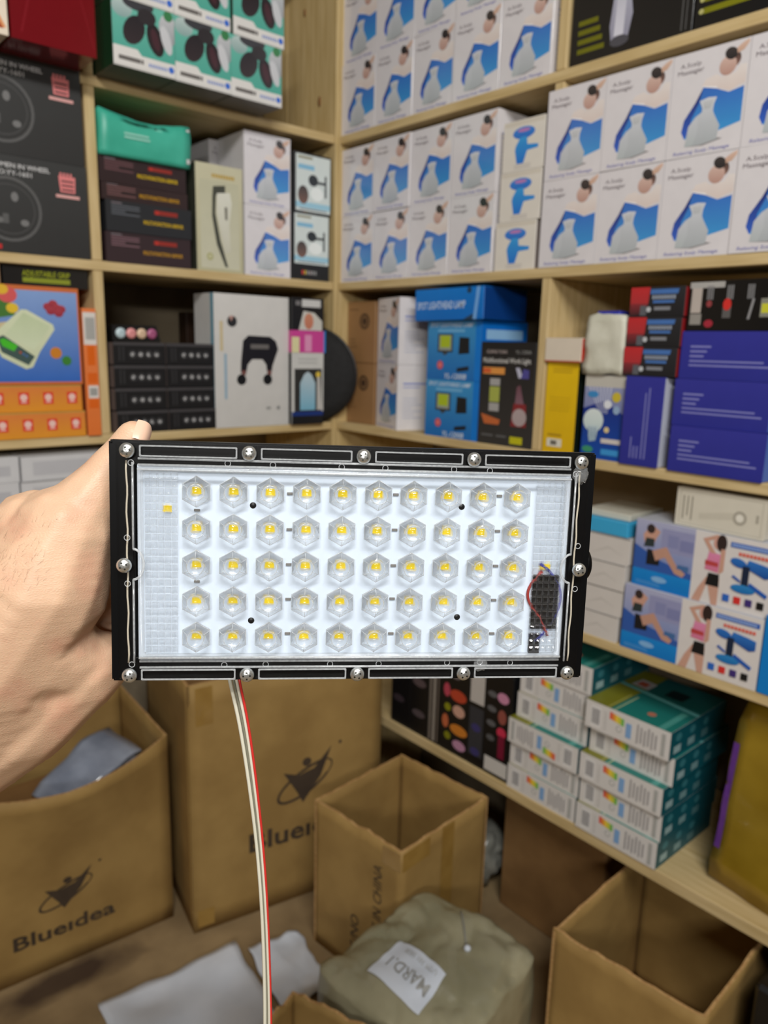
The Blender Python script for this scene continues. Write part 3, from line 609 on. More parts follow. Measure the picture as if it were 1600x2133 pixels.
# black cosmetic boxes
def cos_kind(w, h, spots, base=(16, 16, 18)):
    a = Art(w, h); a.rect(0, 0, 1, 1, base)
    for sp in spots: (a.ell if sp[0] == 'e' else a.rect)(*sp[1:])
    return Kind(w, h, .13, base, a)
cs = [
 (.226, .064, [('e', .4, .28, .3, .04, (60, 50, 56)), ('e', .5, .62, .35, .05, (70, 58, 64)), ('e', .5, .85, .3, .04, (56, 50, 54))], 'black cosmetic box with faint grey spots, nearest the big carton'),
 (.292, .056, [('e', .5, .22, .38, .04, (84, 74, 78)), ('e', .5, .55, .4, .045, (92, 78, 80)), ('e', .4, .8, .3, .03, (66, 60, 60))], 'black cosmetic box with dusky ovals, second from the big carton'),
 (.350, .040, [('r', .1, .02, .3, .98, (120, 112, 104)), ('r', .42, .02, .6, .98, (160, 152, 142)), ('r', .74, .02, .85, .98, (110, 100, 92))], 'black cosmetic box with upright silver stripes on the bottom shelf'),
 (.392, .082, [('e', .2, .62, .12, .07, (190, 70, 90)), ('e', .62, .60, .3, .06, (190, 70, 44)), ('e', .66, .45, .22, .06, (206, 160, 140)), ('e', .25, .45, .12, .04, (140, 140, 24)), ('e', .18, .3, .12, .07, (196, 104, 66)), ('e', .68, .26, .32, .055, (206, 126, 44)), ('e', .28, .16, .12, .04, (130, 130, 20)), ('e', .72, .11, .24, .05, (190, 140, 170)), ('e', .5, .8, .2, .04, (120, 110, 110)), ('e', .7, .92, .15, .03, (150, 40, 60))], 'black cosmetic box with bright orange, red and pink swatches'),
 (.476, .044, [('r', .05, .62, .95, .99, (196, 190, 184)), ('r', .05, .1, .95, .58, (52, 54, 60)), ('e', .5, .38, .3, .04, (60, 56, 110)), ('e', .5, .14, .3, .04, (60, 56, 110))], 'grey box with a white upper half among the black cosmetic boxes'),
 (.522, .070, [('r', .06, .03, .94, .17, (206, 202, 196)), ('e', .66, .78, .22, .05, (206, 140, 170)), ('e', .66, .6, .16, .07, (150, 80, 70)), ('e', .66, .45, .18, .05, (206, 50, 80)), ('r', .55, .2, .8, .42, (120, 20, 50)), ('e', .25, .78, .18, .03, (96, 96, 98)), ('e', .25, .64, .18, .03, (96, 96, 98)), ('e', .25, .5, .18, .03, (96, 96, 98)), ('e', .25, .36, .16, .03, (90, 90, 92))], 'black box with pink pots and a white base label, beside the bulb boxes')]
for (u, wd, sp, lab) in cs: put(cos_kind(wd, .235, sp), 'cosmetic_box', lab, 'box', 'R', u, z5, .006, group='black cosmetic boxes')
# gold wrapped package
gb = bmesh.new(); bm_box(gb, -.11, .11, 0, .19, 0, .335); bmesh.ops.subdivide_edges(gb, edges=gb.edges[:], cuts=8, use_grid_fill=True)
for v in gb.verts:
    q = noise.noise_vector(v.co * 14) * .0035 + noise.noise_vector(v.co * 45) * .002
    v.co += q; v.co.z = max(v.co.z, 0)
    k = max(0, v.co.z - .29) / .045; v.co.x *= 1 - .08 * k; v.co.y = .095 + (v.co.y - .095) * (1 - .08 * k)
gp = mesh_obj('wrapped_package', bm_mesh(gb, 'package', True), 'gold_film')
gp.location = (X0 + .04, Y0 - 1.112, z5 + .001); gp.rotation_euler = Matrix.Rotation(-PI / 2 - .10, 4, 'Z').__matmul__(Matrix.Rotation(.06, 4, 'Y')).to_euler()
tag(gp, 'olive gold film wrapped package with purple tape at the right end of the bottom shelf', 'package')
bvh_g = BVHTree.FromPolygons([v.co[:] for v in gp.data.vertices], [p.vertices[:] for p in gp.data.polygons])
def strip_on(bvh, pts, width, direc, name, mat, parent, off=.0012):
    """a narrow tape laid on a surface: pts in the parent's own coordinates, cast along direc"""
    d = Vector(direc); vs, fs = [], []; P = [Vector(p) for p in pts]
    for i, p in enumerate(P):
        t = (P[min(i + 1, len(P) - 1)] - P[max(0, i - 1)]).normalized(); sdv = t.cross(d).normalized() * width / 2
        for sg in (-1, 1):
            h = bvh.ray_cast(p + sdv * sg - d * .3, d)
            vs.append((h[0] if h[0] else p + sdv * sg) - d * off)
    for i in range(len(P) - 1): fs.append((2 * i, 2 * i + 1, 2 * i + 3, 2 * i + 2))
    me = bpy.data.meshes.new(name); me.from_pydata(vs, [], fs); return mesh_obj(name, me, mat, parent)
strip_on(bvh_g, [(.035 + .01 * i / 8, 0, .11 + .2 * i / 8) for i in range(9)], .014, (0, 1, 0), 'tape_strip', 'purple_tape', gp)
strip_on(bvh_g, [(-.104, 0, .06 + .2 * i / 8) for i in range(9)], .010, (0, 1, 0), 'tape_strip', 'purple_tape', gp)
strip_on(bvh_g, [(.02 + .0 * i, 0, .03 + .07 * i / 6) for i in range(7)], .012, (0, 1, 0), 'tape_strip', 'wire_red', gp)

# ------------------------------------------------------------------ left shelf one (top)
z1 = SH[1]
def phones_art():
    w, h = .115, .108; a = Art(w, h); a.rect(0, 0, 1, 1, (70, 164, 148), (110, 190, 172))
    a.ell(.16, .86, .16, .14, (140, 170, 168), (190, 206, 204)); a.ell(.90, .72, .16, .24, (150, 156, 160), (206, 208, 212)); a.ell(.42, .97, .25, .1, (60, 60, 66))
    a.ell(.34, .58, .16, .24, (52, 42, 46), (36, 32, 38), rot=-.55); a.ell(.68, .52, .13, .25, (44, 34, 38), (34, 30, 34), rot=.3); a.ell(.68, .52, .06, .17, (70, 40, 48), rot=.3); a.ell(.55, .82, .15, .12, (46, 42, 46)); a.ell(.86, .56, .08, .22, (206, 208, 212), rot=.3)
    a.circ(.9, .93, .08, (60, 130, 80))
    a.poly([(0, .03), (1, .03), (1, .22), (.45, .22), (.38, .30), (0, .30)], (226, 224, 220)); a.rect(0, 0, 1, .03, (210, 208, 204))
    a.lines(.08, .48, .16, 1, .1, .06, (120, 116, 112), 1); [a.rect(.09 + .05 * i, .10, .125 + .05 * i, .165, (104, 100, 98)) for i in range(8)]; [a.rect(.56 + .045 * i, .09, .59 + .045 * i, .14, (130, 150, 206)) for i in range(7)]; a.circ(.93, .125, .05, (60, 110, 206))
    return a
K_ph = Kind(.115, .108, .20, (96, 92, 86), phones_art(), leftcol=(20, 60, 34))
G1 = 'teal headphone boxes'
for r in range(2):
    for c in range(3):
        put(K_ph, 'headphone_box', 'teal headphone box printed upside down, %s row, %s' % (['bottom', 'upper'][r], ['next to the dark red box', 'in the middle', 'nearest the pine end panel'][c]), 'box', 'L', .597 + .1165 * c + (.006 if r and c == 2 else 0), z1 + .1085 * r, -.085 + (.002 * c), group=G1)
K_red = Kind(.135, .24, .20, (116, 14, 24), (lambda a: (a.rect(0, 0, 1, 1, (116, 14, 24)), a.poly([(.1, .05), (.5, .9), (.52, .9), (.13, .05)], (128, 24, 34)), a.poly([(.97, .05), (.7, .6), (.72, .6), (.985, .05)], (128, 24, 34)), a)[-1])(Art(.135, .24)), mat='printed_film')
put(K_red, 'storage_box', 'dark red shiny box at the left of the top shelf', 'box', 'L', .432, z1, -.085, rz=-.02)
a = Art(.13, .22); a.rect(0, 0, 1, 1, (240, 226, 206)); a.poly([(.2, 0), (.98, .05), (.75, .3), (.55, .62), (.4, .4)], (226, 150, 100), (240, 206, 160)); a.poly([(.6, .05), (.95, .04), (.7, .25)], (170, 70, 40))
K_bright = Kind(.13, .22, .19, (236, 222, 200), a, mat='printed_film'); put(K_bright, 'storage_box', 'white box with an orange picture at the top left corner', 'box', 'L', .297, z1, -.085)

# ------------------------------------------------------------------ left shelf two
z2 = SH[2]
def wheel_art():
    w, h = .24, .161; a = Art(w, h); a.rect(0, 0, 1, 1, (46, 46, 46), (56, 57, 57)); g = (92, 92, 92)
    a.text('ABDOMEN IN WHEEL', .25, .875, .05, (214, 214, 214), width=.48, bold=.008); a.text('NO:YY-1601', .33, .80, .05, (206, 206, 206), width=.27, bold=.008)
    a.ring(.43, .45, .225, .335, .03, g); a.ring(.43, .45, .18, .26, .012, (74, 74, 74)); a.ell(.47, .58, .025, .05, (120, 120, 120)); a.ell(.53, .32, .03, .035, (120, 120, 120)); a.ell(.36, .33, .03, .03, (110, 110, 110)); a.rect(.38, .30, .42, .40, (90, 90, 90))
    pk = (226, 132, 132); a.poly([(.80, .70), (.91, .70), (.915, .87), (.79, .87)], pk); [a.rect(.80 + .025 * i, .87, .815 + .025 * i, .905, pk) for i in range(4)]; [a.rect(.81, .72 + .045 * i, .90, .735 + .045 * i, (60, 50, 50)) for i in range(3)]; a.rect(.765, .64, .94, .672, (226, 170, 166)); a.rect(.33, .03, .36, .08, (190, 40, 40))
    return a
K_wheel = Kind(.24, .161, .2, (50, 50, 50), wheel_art(), rightcol=(110, 50, 46))
for i in range(2): put(K_wheel, 'wheel_box', 'charcoal box with a wheel outline and small pink badge, %s of two' % ['lower', 'upper'][i], 'box', 'L', (.331, .329)[i], z2 + .1615 * i, .0, group='charcoal wheel boxes')
def mf_art(h, base, txt, dim=1):
    w = .175; a = Art(w, h); a.rect(0, 0, 1, 1, base); k = .055 / h
    a.lines(.06, .38, .86, 4, .09 * k, .05 * k, tuple(int(v * 1.9 + 20) for v in base), 2); a.rect(.06, .90, .18, .94, (120, 110, 116))
    if h > .04: a.rect(.55, .70, .83, .84, (150, 44, 34)); a.circ(.585, .77, .07, (190, 50, 40))
    a.text('MULTI-FUNCTION ARMOR', .42, .34, .13 * k, txt, width=.48, bold=.03); return a
hs = (.056, .056, .030, .046); bs = ((52, 36, 40), (36, 38, 42), (48, 30, 30), (44, 26, 28)); zz = z2
for i in range(4):
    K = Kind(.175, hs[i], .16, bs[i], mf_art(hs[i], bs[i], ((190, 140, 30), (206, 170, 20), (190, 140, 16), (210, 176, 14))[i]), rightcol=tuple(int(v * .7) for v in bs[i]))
    put(K, 'storage_box', '%s box with yellow lettering, %s of the stack under the teal bundle' % (['maroon', 'slate black', 'thin dark maroon', 'dark maroon'][i], ['bottom', 'second', 'third', 'topmost'][i]), 'box', 'L', (.602, .604, .599, .5965)[i], zz, (.0, -.002, .002, .002)[i], group='dark boxes with yellow lettering'); zz += hs[i] + .0005
# teal bundle
tb = bmesh.new(); bm_box(tb, -.09, .09, 0, .12, 0, .078); bmesh.ops.subdivide_edges(tb, edges=tb.edges[:], cuts=9, use_grid_fill=True)
for v in tb.verts:
    if v.co.z > .07: v.co.z -= .012 * math.sin((v.co.x + .09) / .18 * PI) + .005 * noise.noise(v.co * 40)
    v.co.y -= .006 * math.sin(v.co.z / .078 * PI); v.co.y += .003 * noise.noise(v.co * 25)
tbo = mesh_obj('teal_bundle', bm_mesh(tb, 'bundle', True), 'teal_film', None, (.687, Y0 - .006, zz + .0005)); tag(tbo, 'soft teal bag lying on the stack of dark boxes with yellow lettering', 'bag')
bvt = BVHTree.FromPolygons([v.co[:] for v in tbo.data.vertices], [p.vertices[:] for p in tbo.data.polygons])
ta = Art(.18, .078); ta.lines(.25, .62, .55, 2, .08, .05, (150, 214, 196), 3); tc_ = Art(.18, .078); tc_.rect(.955, .1, .995, .9, (206, 206, 206))
def on_bundle(x, z, o):
    h = bvt.ray_cast(Vector((min(max(x - .09, -.0885), .0885), -.2, z)), Vector((0, 1, 0))); y = h[0].y if h[0] else -.006
    return (x - .09, y - o - .0008, z)
mesh_obj('printed_front', ta.mesh(on_bundle, 'bundle_print'), None, tbo); mesh_obj('white_edge', tc_.mesh(on_bundle, 'bundle_edge'), None, tbo)
a = Art(.108, .21); a.rect(0, 0, 1, 1, (190, 186, 152), (206, 202, 172)); a.rect(.08, .03, .92, .85, (206, 204, 180), (196, 194, 166)); [a.rect(.34 + .055 * i, .88, .38 + .055 * i, .915, (190, 156, 60)) for i in range(9)]
a.poly([(.36, .80), (.62, .82), (.62, .75), (.42, .72), (.40, .55), (.50, .30), (.66, .05), (.60, .05), (.42, .26), (.33, .52), (.34, .7)], (70, 72, 62)); a.poly([(.44, .74), (.72, .76), (.76, .66), (.70, .45), (.72, .2), (.60, .18), (.52, .35), (.43, .56)], (206, 204, 186), (226, 226, 212)); a.poly([(.60, .62), (.66, .62), (.66, .50), (.61, .50)], (120, 118, 106)); a.circ(.27, .14, .035, (170, 170, 110)); a.circ(.27, .14, .022, (200, 198, 160))
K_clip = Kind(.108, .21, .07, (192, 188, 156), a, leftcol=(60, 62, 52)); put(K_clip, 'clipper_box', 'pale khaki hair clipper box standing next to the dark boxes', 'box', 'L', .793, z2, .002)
def camera_art(h, z0):
    w = .103; a = Art(w, h); a.rect(0, 0, 1, 1, (20, 20, 22)); y = lambda t: z0 + (1 - z0) * t
    a.rect(.06, y(0), .98, y(.97), (216, 226, 224)); a.rect(.12, y(.9), .5, y(.94), (150, 146, 120)); a.rect(.12, y(.72), .55, y(.80), (136, 190, 220)); a.rect(.06, y(.06), .98, y(.16), (160, 206, 226))
    a.ell(.52, y(.55), .13, .1 * (1 - z0), (40, 48, 54)); a.rect(.6, y(.50), .85, y(.545), (50, 56, 60)); a.rect(.83, y(.28), .88, y(.66), (60, 66, 68)); a.ell(.25, y(.28), .14, .16 * (1 - z0), (130, 96, 84), (70, 66, 66)); a.ell(.62, y(.32), .18, .12 * (1 - z0), (240, 246, 244)); a.rect(.15, y(.03), .9, y(.05), (120, 130, 140))
    if z0: [a.rect(.25 + .07 * i, z0 * .35, .30 + .07 * i, z0 * .6, ((206, 60, 60), (206, 176, 60), (150, 150, 150), (160, 150, 150), (150, 150, 150), (140, 140, 140))[i]) for i in range(6)]
    return a
K_ca = Kind(.103, .146, .1, (20, 20, 22), camera_art(.146, .24)); K_cb = Kind(.103, .125, .1, (20, 20, 22), camera_art(.125, 0.02))
put(K_ca, 'camera_box', 'black box with a white camera picture, lower of two by the corner post', 'box', 'L', 1.0295, z2, .004, group='black camera boxes')
put(K_cb, 'camera_box', 'black box with a white camera picture, upper of two by the corner post', 'box', 'L', 1.033, z2 + .1465, .004, group='black camera boxes')

# ------------------------------------------------------------------ left shelf three
a = Art(.235, .0485); a.rect(0, 0, 1, 1, (226, 150, 40), (222, 128, 62)); a.rect(0, .93, 1, 1, (200, 150, 70))
for i in range(5):
    x = .02 + .185 * i; a.rect(x + .12, .28, x + .20, .74, (222, 72, 50)); a.circ(x + .16, .54, .13, (240, 200, 190)); a.rect(x + .14, .34, x + .18, .4, (240, 190, 180))
K_or = Kind(.235, .0485, .18, (214, 130, 50), a)
for i in range(2): put(K_or, 'storage_box', 'flat orange box with small red icons, %s of two under the kitchen scale box' % ['lower', 'upper'][i], 'box', 'L', (.309, .306)[i], z3 + .049 * i, (-.002, .002)[i], group='flat orange boxes')
w_, h_ = .235, .176; a = Art(w_, h_); a.rect(0, 0, 1, 1, (206, 110, 56)); a.rect(.01, .03, .985, .955, (50, 104, 190), (134, 164, 216))
a.poly([(.36, .66), (.52, .70), (.45, .97), (.36, .97)], (70, 120, 50)); a.ell(.47, .90, .07, .08, (214, 90, 90)); a.ell(.43, .95, .05, .05, (226, 180, 50)); a.ell(.50, .77, .045, .05, (226, 190, 50)); a.poly([(.30, .6), (.48, .64), (.46, .58), (.30, .52)], (206, 190, 150))
a.poly([(.36, .52), (.56, .76), (.60, .76), (.79, .62), (.80, .57), (.68, .34), (.62, .18), (.57, .16), (.40, .28), (.36, .38)], (206, 214, 180), (216, 224, 190)); a.poly([(.43, .50), (.575, .73), (.77, .60), (.64, .36)], (212, 222, 190), (196, 210, 170)); a.poly([(.37, .47), (.42, .50), (.64, .29), (.59, .20), (.40, .33)], (66, 88, 84)); a.poly([(.39, .45), (.42, .47), (.52, .40), (.49, .34), (.41, .39)], (70, 190, 40)); [a.circ(.535 + .022 * i, .33 - .018 * i, .012, ((190, 80, 60), (70, 110, 170), (70, 110, 170))[i]) for i in range(3)]
for i, (x, y) in enumerate(((.76, .80), (.80, .83), (.83, .79), (.86, .78), (.78, .76), (.84, .74))): a.ell(x, y, .035, .04, (150, 44, 60), (176, 66, 76))
a.ell(.80, .33, .045, .06, (206, 130, 40)); a.ell(.88, .25, .038, .05, (60, 130, 50))
K_scale = Kind(w_, h_, .16, (206, 112, 58), a); put(K_scale, 'scale_box', 'blue box printed with a kitchen scale and vegetables, on the flat orange boxes', 'box', 'L', .309, z3 + .0985, .0)
a = Art(.026, .24); a.rect(0, 0, 1, 1, (226, 118, 50), (232, 128, 70)); a.rect(.05, .72, .98, .97, (222, 216, 210)); a.rect(.2, .76, .9, .93, (170, 170, 166)); a.rect(.2, .30, .95, .40, (222, 216, 210)); a.rect(.3, .32, .85, .38, (160, 160, 156)); a.rect(.25, .56, .8, .71, (222, 100, 10)); a.rect(.2, .42, .9, .5, (222, 100, 20)); a.rect(.2, .22, .9, .29, (222, 100, 20))
K_ov = Kind(.026, .24, .16, (222, 116, 56), a, leftcol=(150, 74, 40)); put(K_ov, 'storage_box', 'tall narrow orange box with white stickers wedged against the left upright', 'box', 'L', .5465, z3, -.006)
a = Art(.15, .035); a.rect(0, 0, 1, 1, (32, 32, 33)); a.text('ADJUSTABLE GRIP', .22, .5, .28, (160, 170, 40), width=.56, bold=.01); a.rect(.22, .18, .78, .42, (140, 152, 50))
K_grip = Kind(.15, .035, .12, (32, 32, 33), a, mat='printed_film'); put(K_grip, 'grip_box', 'flat black box lettered in lime green on top of the scale box', 'box', 'L', .418, z3 + .275, .012)
K_kp = Kind(.05, .034, .1, (150, 124, 96)); put(K_kp, 'paper_packet', 'small brown paper packet at the left edge on the scale box', 'packet', 'L', .362, z3 + .275, .004)
def b4_art():
    w, h = .108, .0445; a = Art(w, h); a.rect(0, .04, 1, .86, (22, 22, 24)); a.rect(0, .86, 1, 1, (66, 64, 66))
    for i in range(4): a.circ(.36 + .155 * i, .47, .17, (74, 74, 76)); a.circ(.36 + .155 * i, .47, .14, (40, 40, 42)); a.ring(.36 + .155 * i, .47, .036, .085, .035, (196, 196, 196), n=14, a0=.6 * i, a1=.6 * i + (5.2, 6.28, 4.6, 5.6)[i]); a.rect(.345 + .155 * i, .44, .375 + .155 * i, .49, (190, 190, 190))
    a.rect(.10, .18, .12, .8, (60, 60, 62)); a.rect(.16, .18, .20, .8, (46, 46, 48)); return a
K_b4 = Kind(.108, .0445, .12, (24, 24, 26), b4_art(), leftcol=(120, 104, 98))
for c in range(2):
    for r in range(4): put(K_b4, 'storage_box', 'small black box with four ringed icons, %s column, %s' % (['left', 'right'][c], ['bottom', 'second from bottom', 'third from bottom', 'top'][r]), 'box', 'L', (.606, .7165)[c] + (.002 if r == 0 else 0), z3 + .045 * r, .0, group='small black boxes with ringed icons')
tr = bmesh.new(); bm_box(tr, -.05, .05, 0, .09, 0, .032, .001)
for v in tr.verts: v.co.x *= 1 - .18 * v.co.z / .032 if v.co.x > 0 else 1
tray = mesh_obj('display_tray', bm_mesh(tr, 'tray'), 'chip_black', None, (.657, Y0 + .002, z3 + .1805)); tag(tray, 'low black tray with four round lids on top of the small black boxes', 'tray')
for i, c in enumerate(((170, 190, 196), (206, 130, 130), (200, 170, 140), (150, 70, 110))):
    m_ = mesh_obj('round_lid', lathe_mesh([(.0105, 0), (.0105, .002), (.008, .004), (.003, .005)], 16, 'lid', 'y'), None, tray, (-.034 + .0215 * i, 0, .016)); m_.rotation_euler = (PI, 0, 0)
    nm = 'lid_%d' % i; simple(nm, c, tuple(min(255, v + 30) for v in c), scale=120, rough=.4); m_.data.materials.append(MATS[nm])
a = Art(.19, .286); a.rect(0, 0, 1, 1, (206, 204, 200), (216, 214, 210)); d_ = (24, 22, 28)
a.circ(.23, .80, .042, (40, 40, 42)); a.poly([(.19, .84), (.25, .84), (.22, .80)], (190, 150, 140)); a.poly([(.37, .66), (.44, .70), (.74, .695), (.82, .66), (.85, .60), (.77, .47), (.76, .43), (.69, .43), (.68, .48), (.63, .52), (.49, .52), (.43, .48), (.41, .42), (.335, .42), (.34, .5)], d_); a.rect(.47, .60, .72, .635, (110, 106, 104)); a.rect(.345, .40, .405, .435, (120, 76, 70)); a.rect(.695, .40, .755, .435, (120, 76, 70)); a.circ(.345, .365, .042, (18, 18, 20)); a.circ(.70, .365, .042, (18, 18, 20))
a.rect(.12, .22, .155, .56, (150, 178, 196)); a.rect(.07, .58, .11, .80, (206, 190, 150)); a.rect(.68, .13, .74, .15, (150, 150, 146)); a.circ(.85, .14, .016, (140, 140, 138))
K_gun = Kind(.19, .286, .085, (210, 208, 204), a, None, Art(.085, .286).rect(0, 0, 1, 1, (210, 208, 204)).rect(.84, 0, 1, 1, (110, 160, 180)))
put(K_gun, 'massage_gun_box', 'tall white box printed with a black two-headed massager', 'box', 'L', .8265, z3, .0)
K_db = Kind(.03, .25, .04, (40, 24, 14)); put(K_db, 'storage_box', 'narrow dark brown box at the back beside the tall white box', 'box', 'L', .845, z3, .16)
a = Art(.088, .165); a.rect(0, .0, 1, .12, (20, 22, 26)); a.rect(0, .12, 1, .18, (20, 50, 120)); a.rect(0, .18, 1, 1, (206, 206, 202)); a.rect(.08, .18, .95, .78, (46, 46, 44)); a.poly([(.26, .20), (.74, .20), (.74, .58), (.62, .70), (.5, .74), (.38, .70), (.26, .58)], (120, 180, 206), (190, 206, 214)); a.poly([(.8, .2), (.95, .2), (.88, .74), (.8, .74)], (196, 194, 190)); a.circ(.83, .70, .04, (226, 196, 70)); a.lines(.2, .8, .92, 2, .05, .015, (170, 170, 168), 2)
K_l1 = Kind(.088, .165, .018, (200, 200, 196), a, leftcol=(30, 30, 32)); put(K_l1, 'storage_box', 'white and black box with a light blue window beside the tall white box', 'box', 'L', 1.0175, z3, -.013, rz=-.03)
a = Art(.094, .05); a.rect(0, 0, 1, 1, (206, 70, 150)); a.rect(0, 0, .22, .7, (226, 220, 170)); a.rect(.38, .05, .58, .8, (226, 150, 190)); a.rect(.94, 0, 1, 1, (40, 130, 206))
K_l2 = Kind(.088, .05, .018, (206, 72, 150), a); put(K_l2, 'storage_box', 'small bright pink box on the box with the light blue window', 'box', 'L', 1.0165, z3 + .1655, -.014, rz=-.03)
a = Art(.086, .072); a.rect(0, 0, 1, 1, (24, 24, 26)); a.rect(.3, .72, .9, .95, (206, 206, 204)); a.rect(.1, .76, .25, .9, (120, 118, 118)); a.poly([(.2, 0), (.95, 0), (.95, .3), (.7, .55), (.35, .6)], (206, 204, 196)); a.ell(.52, .28, .15, .25, (196, 120, 96), (206, 140, 110))
K_l3 = Kind(.086, .072, .018, (26, 26, 28), a); put(K_l3, 'storage_box', 'black box with a white label on top of the small pink box', 'box', 'L', 1.019, z3 + .216, -.013, rz=-.03)
dc = mesh_obj('round_case', lathe_mesh([(.02, -.017), (.085, -.017), (.108, -.009), (.113, 0), (.108, .009), (.085, .017), (.02, .017)], 40, 'case', 'y'), 'black_fabric', None, (1.104, Y0 + .033, z3 + .1135)); dc.rotation_euler = (0, 0, -math.radians(52)); tag(dc, 'round black fabric case standing on edge at the corner post', 'case')
mesh_obj('zip_seam', lathe_mesh([(.1125, -.002), (.1145, -.001), (.1145, .001), (.1125, .002)], 40, 'seam', 'y'), 'chip_black', dc)

# ------------------------------------------------------------------ left shelf four: white boxes behind the hand
a = Art(.17, .0475); a.rect(0, 0, 1, 1, (206, 206, 208)); a.rect(.12, .2, .72, .75, (190, 190, 194)); a.rect(0, .95, 1, 1, (150, 148, 148))
K_w1 = Kind(.17, .0475, .15, (208, 208, 210), a); a = Art(.15, .0475); a.rect(0, 0, 1, 1, (206, 206, 208)); a.rect(.6, .25, .9, .65, (186, 186, 190)); K_w2 = Kind(.15, .0475, .15, (208, 208, 210), a)
for r in range(6):
    pos = ['bottom', 'second from bottom', 'third from bottom', 'fourth from bottom', 'fifth from bottom', 'top'][r]
    put(K_w1, 'storage_box', 'plain white box in the stack above the wrist, %s' % pos, 'box', 'L', .4195 + .003 * (r % 2), z4 + .048 * r, .002 * (r % 2), group='plain white boxes behind the hand')
    put(K_w2, 'storage_box', 'plain white box in the stack cut by the left edge, %s' % pos, 'box', 'L', .2645 + .002 * (r % 3), z4 + .048 * r, .004, group='plain white boxes behind the hand')

# ------------------------------------------------------------------ cartons on the floor
def panel(root, name, A, B, h, bulge=None, th=.005, n=16, m=12, mat='kraft', torn=0, z0=0.0, seed=0):
    """an upright corrugated sheet from A to B (floor points), height h; bulge(s,t) -> (outward, dz)"""
    A, B = Vector((A[0], A[1], 0)), Vector((B[0], B[1], 0)); d = B - A; nrm = Vector((d.y, -d.x, 0)).normalized()
    vs, fs = [], []
    def P(s, t):
        o, dz = bulge(s, t) if bulge else (0, 0)
        tz = torn * noise.noise(Vector((s * 9 + seed, seed * 3.1, 0))) * t if torn else 0
        return A + d * s + nrm * o + Vector((0, 0, z0 + h * t + dz + tz))
    for k in (0, 1):
        for i in range(n + 1):
            for j in range(m + 1): vs.append(P(i / n, j / m) - nrm * th * k)
    N = (n + 1) * (m + 1); ix = lambda k, i, j: k * N + i * (m + 1) + j
    for i in range(n):
        for j in range(m):
            fs.append((ix(0, i, j), ix(0, i + 1, j), ix(0, i + 1, j + 1), ix(0, i, j + 1))); fs.append((ix(1, i, j), ix(1, i, j + 1), ix(1, i + 1, j + 1), ix(1, i + 1, j)))
    nb = len(fs)
    for i in range(n):
        fs.append((ix(0, i, m), ix(0, i + 1, m), ix(1, i + 1, m), ix(1, i, m))); fs.append((ix(0, i, 0), ix(1, i, 0), ix(1, i + 1, 0), ix(0, i + 1, 0)))
    for j in range(m):
        fs.append((ix(0, 0, j), ix(0, 0, j + 1), ix(1, 0, j + 1), ix(1, 0, j))); fs.append((ix(0, n, j), ix(1, n, j), ix(1, n, j + 1), ix(0, n, j + 1)))
    me = bpy.data.meshes.new(name); me.from_pydata(vs, [], fs); me.materials.append(MATS[mat]); me.materials.append(MATS['cardboard_edge'])
    for i, p in enumerate(me.polygons):
        if i < nb: p.use_smooth = True
        else: p.material_index = 1
    me.update()
    o = mesh_obj(name, me, None, root)
    o.matrix_parent_inverse = root.matrix_basis.inverted()
    return o, P, nrm
def flat_piece(root, name, pts, z0, z1, mat):
    bm = bmesh.new(); lo = [bm.verts.new((p[0], p[1], z0)) for p in pts]; hi = [bm.verts.new((p[0], p[1], z1)) for p in pts]
    bm.faces.new(lo[::-1]); bm.faces.new(hi)
    for i in range(len(pts)): bm.faces.new((lo[i], lo[(i + 1) % len(pts)], hi[(i + 1) % len(pts)], hi[i]))
    o = mesh_obj(name, bm_mesh(bm, name), mat, root); o.matrix_parent_inverse = root.matrix_basis.inverted(); return o
def printed_on(root, P, nrm, art, s0, t0, sw, tw, mat):
    """art printed on a panel between (s0,t0) and (s0+sw,t0+tw)"""
    def place(x, z, o): return P(s0 + sw * x / art.w, t0 + tw * z / art.h) + nrm * (.0006 + o)
    me = art.mesh(place, 'carton_print'); me.materials.clear(); me.materials.append(MATS[mat])
    o = mesh_obj('carton_print', me, None, root); o.matrix_parent_inverse = root.matrix_basis.inverted(); return o
def lift(root):     # put the root empty at the base centre while the parts keep their place
    return root
def brand_art():
    a = Art(.20, .15); c = (60, 48, 36)
    a.ring(.52, .66, .27, .135, .030, c, n=30, a0=math.radians(38), a1=math.radians(320), rot=.42); a.ring(.52, .66, .27, .135, .018, c, n=12, a0=math.radians(-40), a1=math.radians(42), rot=.42)
    a.poly([(.33, .80), (.47, .74), (.52, .76), (.60, .78), (.76, .97), (.66, .68), (.50, .44), (.44, .58)], c); a.ell(.535, .865, .04, .045, c); a.ell(.84, .985, .015, .02, c)
    a.text('Blue\u0131dea', .02, .06, .20, c, width=.96, bold=.022); return a
def bulgeA(s, t): 
    k = math.sin(PI * min(max(s, 0), 1)); return (.085 * k * t ** 2.2, -.012 * k * t ** 3)
def carton(name, label, pts, h, bul=(None, None, None, None), mats=('kraft',) * 4, torn=.004, seed=0):
    """open carton; pts are four floor corners, anticlockwise seen from above"""
    c = sum((Vector((p[0], p[1], 0)) for p in pts), Vector()) / 4
    r = tag(empty(name, c), label, 'carton'); bpy.context.view_layer.update(); out = []
    for i in range(4): out.append(panel(r, 'side_panel', pts[i], pts[(i + 1) % 4], h, bul[i], mat=mats[i], torn=torn, seed=seed + i, z0=.001))
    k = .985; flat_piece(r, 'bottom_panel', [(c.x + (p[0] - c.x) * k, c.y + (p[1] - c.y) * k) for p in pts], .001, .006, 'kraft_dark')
    return r, out
